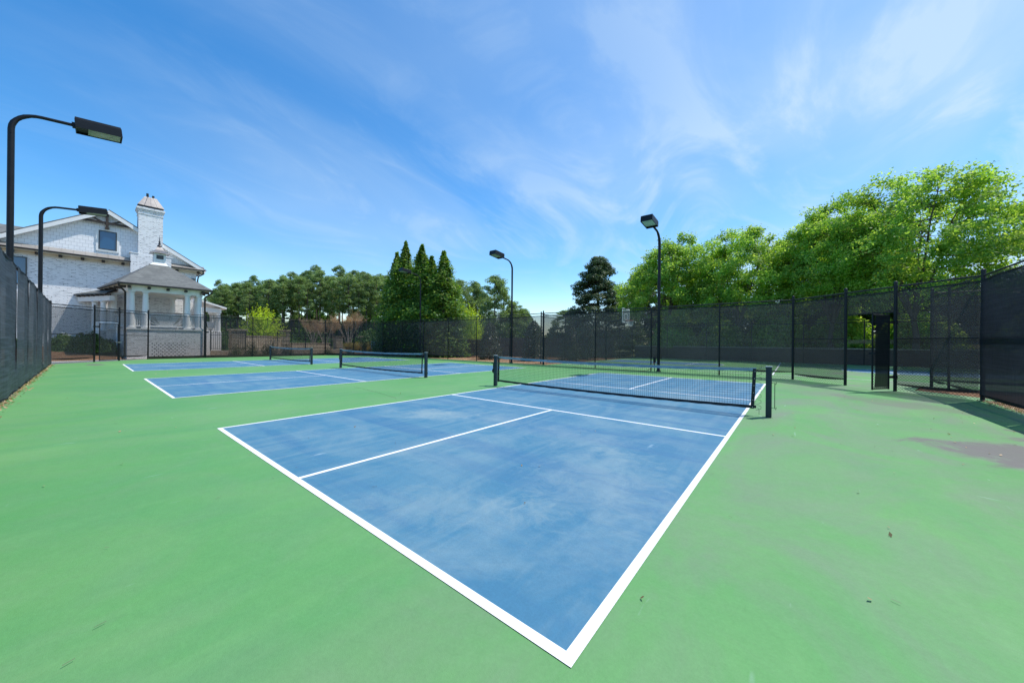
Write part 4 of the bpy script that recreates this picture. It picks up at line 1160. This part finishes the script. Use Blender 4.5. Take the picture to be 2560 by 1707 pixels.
def pine_tree(seed, h, crown0, rmax, ncl, nq, mt, q=.5, clump=.75, conic=False, tr=.2):
    g = np.random.default_rng(seed); root = thing('pine_tree', (0,0,0), None, None)
    b = MB(); bend = g.normal(size=2)*.25
    tp_ = [Vector((bend[0]*f*f, bend[1]*f*f, h*f*.97)) for f in (0,.25,.5,.75,1)]
    b.tube(tp_, [tr, tr*.85, tr*.68, tr*.42, .03], 7)
    P = []; Nn = []; S = []
    for k in range(ncl):
        f = (k+g.uniform(0,1))/ncl
        if conic: f = f**1.35
        z = h*(crown0+(1-crown0)*f)
        prof = (1-f)**.95*1.0+.10 if conic else math.sqrt(max(0, 1-(2*f-.95)**2))*.85+.18
        rr_ = rmax*prof*g.uniform(.45,1.05); a = g.uniform(0,6.283)
        c = np.array([math.cos(a)*rr_+bend[0]*f, math.sin(a)*rr_+bend[1]*f, z+.25*rr_*g.uniform(-.3,.5)])
        b.tube([(bend[0]*f*.8, bend[1]*f*.8, z-.25*rr_-.1), tuple(c)], [.045*tr/.2, .012], 4, cap=False)
        o = unit(g.normal(size=(nq,3))); rad = g.uniform(.25,1,nq)**.6*clump*g.uniform(.7,1.25)
        P.append(c+o*rad[:,None]*np.array([1,1,.6])); Nn.append(unit(o+np.array([0,0,.5])+g.normal(size=(nq,3))*.6)); S.append(q*g.uniform(.6,1.2,nq))
    b.build('trunk', M['bark_pine'], root)
    np_mesh('crown', leaf_quads(np.concatenate(P), np.concatenate(Nn), np.concatenate(S), .30, g), 4, mt, root)
    return root
G2 = 'tall pines of the wood on the left'
LBL = 'tall bare-stemmed pine in the dense wood between pavilion and evergreens'
pf = [pine_tree(31+k, 19.5+k*.4, .46+.045*k, 2.4, 56, 95, M['pine_far'], .48, .85) for k in range(4)]
used = [False]*4
prof_pts = [(500,11.5),(530,12.3),(550,16.9),(595,16.8),(630,17.7),(689,17.4),(736,18.6),(760,19.8),(834,20.0),(903,19.0),(980,19.4)]
def at(c, d):
    a = (c-1287.7)/866.1
    return (.709+d*(a*.7797-.6261), -1.274+d*(a*.6261+.7797))
def hprof(c):
    for (c0,h0),(c1,h1) in zip(prof_pts, prof_pts[1:]):
        if c0 <= c <= c1: return h0+(h1-h0)*(c-c0)/(c1-c0)
    return 18
fr = random.Random(5)
for row, (dep, n_, hk) in enumerate(((87,20,1.0),(97,22,1.05),(107,22,1.08))):
    for i in range(n_):
        c = 492+(985-492)*(i+fr.uniform(.15,.85))/n_
        d = dep+fr.uniform(-3,3); x, y = at(c, d); k = fr.randrange(4)
        s = hprof(c)*d/92/19.8*fr.uniform(.88,1.03)*(1 if row == 0 else 1.0)
        w = .95*fr.uniform(.85,1.15)
        o = put(pf[k], x, y, -.5, w, fr.uniform(0,6.28), LBL, 'tree', G2, sz=s, first=not used[k]); used[k] = True
x, y = at(548, 84); put(pf[1], x, y, -.3, .62, 1.1, 'separate pine with airy crown just right of the pavilion roof', 'tree', None, sz=.80)
pm = [pine_tree(41+k, 12.5, .08, 3.0, 110, 150, M['pine_far'], .42, .9, False, .16) for k in range(2)]
G3 = 'pines right of the evergreens'
for j, (c, d, h, k, lab) in enumerate(((1149,62,12.4,0,'greyish pine touching the right side of the evergreens'),(1180,66,12.6,1,'greyish pine second to the right of the evergreens'),(1236,58,12.3,0,'round-headed pine left of the thin right-hand lamp post'),(1286,60,8.4,1,'small pine just right of the thin lamp post'),(1307,66,7.8,0,'lowest pine at the edge of open sky right of the thin lamp post'),(1206,70,11.2,1,'pine behind the round-headed pine'))):
    x, y = at(c, d); put(pm[k], x, y, -.2, .95 if h > 10 else .75, 1.3*j, lab, 'tree', G3, sz=h/12.5, first=j < 2)
pn = pine_tree(51, 12.6, .06, 4.4, 230, 200, M['pine'], .34, .72, True, .22)
x, y = at(1495, 46); put(pn, x, y, -.1, 1.3, .6, 'dark pointed pine left of the bright green row', 'tree', 'pines left of the bright green row', sz=1.0, first=True)
x, y = at(1592, 52); put(pn, x, y, -.1, 1.2, 2.6, 'dark pine half hidden behind the leftmost bright green tree', 'tree', 'pines left of the bright green row', sz=.93)
x, y = at(1415, 60); put(pm[0], x, y, -.1, 1.0, 2.0, 'low pine whose top just clears the fence', 'tree', None, sz=.55)

def leafy(name, seed, fn_pts, n, size, asp, mt, upk=.4, stem=None, nrm_out=True):
    """generic leafy plant; fn_pts(g,n) -> points, outward dirs"""
    g = np.random.default_rng(seed); root = thing(name, (0,0,0), None, None)
    p, d = fn_pts(g, n)
    nn = unit(d*(.9 if nrm_out else .2)+np.array([0,0,upk])+g.normal(size=(n,3))*.6)
    np_mesh('foliage', leaf_quads(p, nn, size*g.uniform(.6,1.3,n), asp, g), 4, mt, root)
    if stem:
        b = MB(); stem(b, g); b.build('stem', M['bark'], root)
    return root
def cone_pts(h, r, pw=.8, z0=.0, lump=.12, fill=.5, span=1.0):
    def f(g, n):
        # side sprays that stick out in irregular tiers
        nc = 420; ca = g.uniform(0,6.283,nc); cz = g.uniform(0,1,nc)**1.25
        k = g.integers(0, nc, n); z = cz[k]+g.normal(size=n)*.022; a = ca[k]+g.normal(size=n)*.22
        z = np.clip(z, 0, 1.02)
        rr_ = r*np.minimum(1, np.maximum(0, 1-z)/span)**pw*(1+lump*g.normal(size=nc)[k])
        q = g.uniform(fill,1.03,n)
        p = np.stack([np.cos(a)*rr_*q, np.sin(a)*rr_*q, z0+h*z+.10*q], 1)+g.normal(size=(n,3))*.05
        d = np.stack([np.cos(a), np.sin(a), np.full(n,.6)], 1); return p, unit(d)
    return f
def trunk_stem(h, r): return lambda b, g: b.tube([(0,0,-.2),(.03,.02,h*.5),(0,0,h*.96)], [r, r*.6, .01], 6)
ar = [leafy('evergreen_tree', 61+k, cone_pts(10.0, 1.60, .85, .0, .27, .45, .62), 24000, .23, .42, M['arbor'], .5, trunk_stem(10,.12)) for k in range(3)]
G4 = 'dark pointed evergreens behind the far fence'
for j, (x, h, w, lab) in enumerate(((-32.25,7.9,.58,'shortest evergreen at the left flank of the dark evergreen group'),(-31.1,10.3,.95,'evergreen with a thin crooked tip, left part of the dark group'),(-29.2,11.0,1.0,'tallest, second peak of the dark evergreen group'),(-26.9,10.4,1.05,'evergreen behind the head of the thin lamp post'),(-25.1,9.0,1.0,'lower evergreen between the lamp post and the rightmost evergreen'),(-23.7,9.3,1.05,'rightmost, sunlit evergreen with an airy tip'))):
    put(ar[j % 3], x, 18.6+.25*(j % 2), -.05, w*1.22, j*1.3, lab, 'tree', G4, sz=h/10.15, first=j < 3)
ho = leafy('holly_shrub', 71, cone_pts(2.75, .95, .42, .0, .06, .6), 5200, .11, .55, M['holly'], .3, trunk_stem(2.4,.05))
G5 = 'clipped hollies beyond the far fence'
for j, (x, y, s, lab) in enumerate(((-17.75,18.6,1.0,'dome-shaped clipped holly between the thin lamp post and the middle net post'),(-14.15,19.4,1.02,'dome-shaped clipped holly left of the double fence post'),(-12.95,22.6,.95,'dome-shaped clipped holly first right of the double fence post'),(-12.75,25.0,1.0,'dome-shaped clipped holly nearest the basketball hoop'))):
    put(ho, x, y, -.03, s, j*1.7, lab, 'shrub', G5, first=j == 0)
def blob_pts(rx, ry, rz, z0=0, fill=.55):
    def f(g, n):
        d = unit(g.normal(size=(n,3))); d[:,2] = np.abs(d[:,2])*1.0-.12
        nc = 40; cd = unit(g.normal(size=(nc,3))); ck = g.uniform(.8,1.12,nc); k = np.argmax(d@cd.T, 1)
        q = g.uniform(fill,1,n)*ck[k]
        return np.stack([d[:,0]*rx*q, d[:,1]*ry*q, z0+np.maximum(.02, d[:,2])*rz*q], 1), d
    return f
def stems(n_, h, r): 
    def f(b, g):
        for k in range(n_):
            a = g.uniform(0,6.28); b.tube([(math.cos(a)*.05,math.sin(a)*.05,-.05),(math.cos(a)*r*.5,math.sin(a)*r*.5,h)], [.02,.008], 5)
    return f
sh = leafy('shrub', 81, blob_pts(1,1,1), 4200, .15, .55, M['shrub'], .4, stems(6,.7,.8))
bright = leafy('shrub', 83, blob_pts(1,1,1,0,.4), 9000, .10, .6, M['zelkova'], .4, stems(8,.7,.9))  # brighter zelkova leaf colour paints sunlight onto the bank shrubs
big = leafy('shrub', 82, blob_pts(1,1,1,0,.4), 9000, .11, .6, M['shrub'], .4, stems(8,.7,.9))
GS = 'green shrubs behind the fences'
first = True
for x, y, rx, h, lab in ((-36.6,-.95,.95,1.5,'large dark shrub behind the closed gate, against the pavilion'),(-37.2,-2.0,.75,1.35,'dark shrub in front of the white stair wall'),(-35.4,-.35,.6,1.0,'small dark shrub at the corner of the pavilion base'),(-38.9,-4.2,.9,1.0,'low shrub under the clubhouse wall at the far left')):
    o = put(sh, x, y, .45 if x < -35 else -.05, rx, x, lab, 'shrub', 'dark shrubs by the pavilion', sz=h, first=first); first = False
first = True
for j, (c, d, rx, h, lab) in enumerate(((552,41,1.0,3.1,'narrow green shrub right beside the white porch'),(1205,37,2.1,3.6,'loose green shrub above the board fence, left of the thin right lamp post'),(1262,41,2.6,3.9,'loose green shrub behind the thin right lamp post'),(1325,44,2.6,4.3,'loose green shrub behind the board fence, right of the thin lamp post'),(1390,46,2.4,3.7,'loose green shrub behind the double fence post'),(930,47,3.2,3.0,'green shrub mass left of the dark evergreens'),(700,54,3.5,2.4,'green shrub mass below the lime-green tree'),(1450,42,2.6,3.4,'green shrub behind the clipped hollies'))):
    x, y = at(c, d); put(big, x, y, -.05, rx, j*1.1, lab, 'shrub', GS, sz=h, first=first); first = False
for j, (x, y, rx, h, lab) in enumerate(((-8.5,35,2.4,3.2,'undergrowth shrub on the bank under the leftmost bright green tree'),(-4.5,36.5,2.2,2.9,'undergrowth shrub on the bank behind the nearest lamp post'),(-.4,36.2,2.6,3.3,'undergrowth shrub on the bank between two bright green trees'),(3.6,37.4,2.6,3.3,'sunlit undergrowth shrub seen through the open gate'),(7.5,36,2.5,3.0,'undergrowth shrub on the bank right of the open gate'),(12.5,33,2.6,3.0,'undergrowth shrub on the bank under the tallest green tree'))):
    put(bright, x, y, 1.0, rx, j*.9, lab, 'shrub', 'undergrowth shrubs on the bank', sz=h, first=j == 0)
def lime_pts(h, r):
    def f(g, n):
        nt = 260; a = g.uniform(0,6.283,nt); el = g.uniform(.15,1.45,nt); L = g.uniform(.65,1.05,nt)
        dirs = np.stack([np.cos(a)*np.cos(el), np.sin(a)*np.cos(el), np.sin(el)], 1)*L[:,None]
        k = g.integers(0,nt,n); s = g.uniform(.25,1.05,n)**.7
        p = dirs[k]*s[:,None]*np.array([r,r,h*.72])+np.array([0,0,h*.28])+np.stack([np.zeros(n),np.zeros(n),-.12*r*s**2], 1)+g.normal(size=(n,3))*.05
        return p, unit(dirs[k])
    return f
lm = leafy('lime_green_tree', 91, lime_pts(5.2,2.3), 7000, .17, .42, M['lime'], .5, stems(7,3.2,2.0))
x, y = at(658, 36); put(lm, x, y, 0, 1.0, 0, 'lime-yellow young tree between the two stone pillars', 'tree', None, first=True)
x, y = at(1178, 33); put(lm, x, y, 0, .72, 1.5, 'lime-yellow bush top just right of the dark evergreens', 'tree', None, sz=.98)
def crape(seed):
    g = np.random.default_rng(seed); root = thing('crape_myrtle', (0,0,0), None, None)
    b = MB(); P = []; Nn = []; ax = []
    for k in range(9):
        a = 2*math.pi*k/9+g.normal()*.2; o = g.uniform(.35,1.0)
        e = Vector((math.cos(a)*1.5*o, math.sin(a)*1.5*o, 3.3+g.normal()*.2)); m_ = Vector((e.x*.35, e.y*.35, 1.6))
        b.tube([(e.x*.06,e.y*.06,-.1), m_, e], [.045,.035,.014], 6)
        for j in range(7):
            d = Vector((math.cos(a)*.5+g.normal()*.55, math.sin(a)*.5+g.normal()*.55, .9+g.normal()*.2)).normalized()
            q = e+d*g.uniform(.5,1.25); st = m_.lerp(e, g.uniform(.6,1)); b.tube([st, q], [.010,.004], 4, cap=False)
            n_ = 70; s = g.uniform(0,1,n_)
            P.append(np.array(st)+(np.array(q)-np.array(st))*s[:,None]+g.normal(size=(n_,3))*.10); Nn.append(unit(g.normal(size=(n_,3)))); ax.append(np.tile(np.array(d), (n_,1)))
    b.build('trunk', M['bark_pale'], root)
    np_mesh('crown', leaf_quads(np.concatenate(P), np.concatenate(Nn), .17, .16, g, np.concatenate(ax)), 4, M['twig'], root)
    return root
cm = crape(95)
for j, (c, d, s, lab) in enumerate(((872,42,1.05,'bare crape myrtle with russet twigs, largest of three, left of the evergreens'),(812,45,.92,'bare crape myrtle with russet twigs, middle one behind the fence post'),(784,50,.95,'bare crape myrtle with russet twigs, leftmost and faintest'))):
    x, y = at(c, d); put(cm, x, y, 0, s, j*2.0, lab, 'tree', 'bare crape myrtles', first=j == 0)
def tuft_pts(r, h):
    def f(g, n):
        a = g.uniform(0,6.283,n); s = g.uniform(0,1,n); q = g.uniform(.1,1,n)
        p = np.stack([np.cos(a)*r*q*s**1.3, np.sin(a)*r*q*s**1.3, h*s*(1-.25*q*s)], 1)
        return p, unit(np.stack([np.cos(a), np.sin(a), np.zeros(n)], 1))
    return f
def tuft(seed):
    g = np.random.default_rng(seed); root = thing('ornamental_grass', (0,0,0), None, None); n = 900
    p, d = tuft_pts(.55,1.2)(g, n)
    np_mesh('blades', leaf_quads(p, d+g.normal(size=(n,3))*.4, .30, .09, g, unit(d*.5+np.array([0,0,1.0]))), 4, M['drygrass'], root); return root
tu = tuft(97)
for j in range(9):
    c = 868+j*8.5; d = 38+2.2*math.sin(j*2.1); x, y = at(c, d)
    put(tu, x, y, 0, 1.0+.15*math.sin(j*3), j*.8, 'tuft of tall straw-coloured grass left of the dark evergreens', 'grass tuft', 'straw-coloured grass tufts', first=j == 0)
ro = leafy('rose_bush', 98, blob_pts(1,1,1,0,.2), 1500, .11, .5, M['rose'], .4, stems(9,.9,.9))
for j, (x, y, s, h, lab) in enumerate(((-35.2,6.6,.6,1.2,'rose bush with reddish shoots, nearest the pavilion base'),(-35.1,7.6,.75,1.4,'rose bush with reddish shoots left of the slim fence post'),(-35.0,8.9,.8,1.5,'rose bush with reddish shoots right of the slim fence post'),(-34.8,10.2,.7,1.1,'low rose bush behind the smallest net'),(-34.5,13.6,.6,.8,'low rose bush left of the crape myrtle stems'))):
    put(ro, x, y, -.03, s, j*1.1, lab, 'bush', 'rose bushes along the iron railing', sz=h, first=j == 0)
# undergrowth of the wood: one mass
g = np.random.default_rng(5); n = 15000
cc = g.uniform(480,1340,n); dd_ = g.uniform(78,112,n); a_ = (cc-1287.7)/866.1
zz = np.abs(g.normal(size=n))*2.0*(.6+.5*np.sin(cc*.035))+.2
p = np.stack([.709+dd_*(a_*.7797-.6261), -1.274+dd_*(a_*.6261+.7797), zz], 1)
o = np_mesh('undergrowth', leaf_quads(p, unit(g.normal(size=(n,3))+np.array([0,0,.5])), .9*g.uniform(.5,1.2,n), .6, g), 4, M['shrub'])
tag(o, 'green undergrowth along the floor of the pine wood', 'undergrowth', kind='stuff')
n = 22000; cc = g.uniform(430,1330,n); dd_ = g.uniform(116,130,n); a_ = (cc-1287.7)/866.1
zz = g.uniform(0,1,n)**.8*(10.5+2.2*np.sin(cc*.05)+1.2*np.sin(cc*.13))
o = np_mesh('far_wood', leaf_quads(np.stack([.709+dd_*(a_*.7797-.6261), -1.274+dd_*(a_*.6261+.7797), zz], 1), unit(g.normal(size=(n,3))+np.array([0,0,.5])), 1.5*g.uniform(.5,1.2,n), .7, g), 4, M['pine_far'])
o.data.materials[0] = M['shrub']
tag(o, 'dense green wood behind the pine stems', 'wood', kind='stuff')
n = 60000; xx = g.uniform(-16,46,n); yy = g.uniform(43,50,n)+np.maximum(0,-.25*(xx-16)); zz = g.uniform(0,1,n)**.9*(6.6+.9*np.sin(xx*.8)+.6*np.sin(xx*2.1))+.6
o = np_mesh('undergrowth', leaf_quads(np.stack([xx,yy,zz],1), unit(g.normal(size=(n,3))+np.array([0,0,.5])), .62*g.uniform(.5,1.2,n), .6, g), 4, M['shrub'])
tag(o, 'dim green woodland floor behind the bright green trees', 'undergrowth', kind='stuff')

# ------------------------------------------------------------------ litter
g = np.random.default_rng(8)
def litter(name, pts, size, label):
    n = len(pts); nn = unit(np.array([0,0,1.0])+g.normal(size=(n,3))*.35)
    o = np_mesh(name, leaf_quads(pts, nn, size*g.uniform(.5,1.4,n), .55, g), 4, M['litter']); tag(o, label, 'leaf litter', kind='stuff')
n = 150; litter('fallen_leaves', np.stack([g.uniform(-26,4,n), g.uniform(-2,15,n), np.full(n,.014)], 1), .035, 'few tiny dry leaves scattered over the courts')
n = 90; litter('fallen_leaves', np.stack([4.2-np.abs(g.normal(size=n))*1.6, g.uniform(1,13,n), np.full(n,.014)], 1), .035, 'dry leaf crumbs near the right-hand fence')
n = 1500; litter('leaf_litter', np.stack([g.uniform(-28.5,-4,n), -2.33+np.abs(g.normal(size=n))*.07, g.uniform(.008,.04,n)], 1), .06, 'tan leaf litter along the foot of the left fence')
n = 1400; litter('leaf_litter', np.stack([4.34+g.normal(size=n)*.10+.06, g.uniform(4,12.6,n), g.uniform(.005,.03,n)], 1), .05, 'brown leaf litter along the foot of the right fence')
n = 500; litter('leaf_litter', np.stack([g.uniform(-28,-11,n), 16.25+np.abs(g.normal(size=n))*.25, g.uniform(.0,.03,n)], 1), .06, 'tan straw crumbs under the far fence')
n = 170; a = g.uniform(0,6.283,n); pc = np.stack([np.concatenate([g.uniform(-8,4,120), g.uniform(-26,-8,50)]), g.uniform(-2,15,n), np.full(n,.012)], 1)
ax = np.stack([np.cos(a), np.sin(a), np.zeros(n)], 1); wd = np.stack([-np.sin(a), np.cos(a), np.zeros(n)], 1)*.0016; hl_ = ax*(.020*g.uniform(.5,1.4,n))[:,None]
o = np_mesh('pine_needles', np.stack([pc-hl_-wd, pc+hl_-wd, pc+hl_+wd, pc-hl_+wd], 1).reshape(-1,3), 4, M['bark']); tag(o, 'few thin brown pine needles lying on the courts', 'pine needles', kind='stuff')
b = MB(); CR = [(-9.2,3.64),(-8.8,3.67),(-8.26,3.6),(-7.76,3.56),(-7.24,3.47),(-6.62,3.37)]
for (x0,y0),(x1,y1) in zip(CR, CR[1:]): b.bar((x0,y0,.0005),(x1,y1,.0005), .007, .003)
struct('court_crack', b, M['bark'])
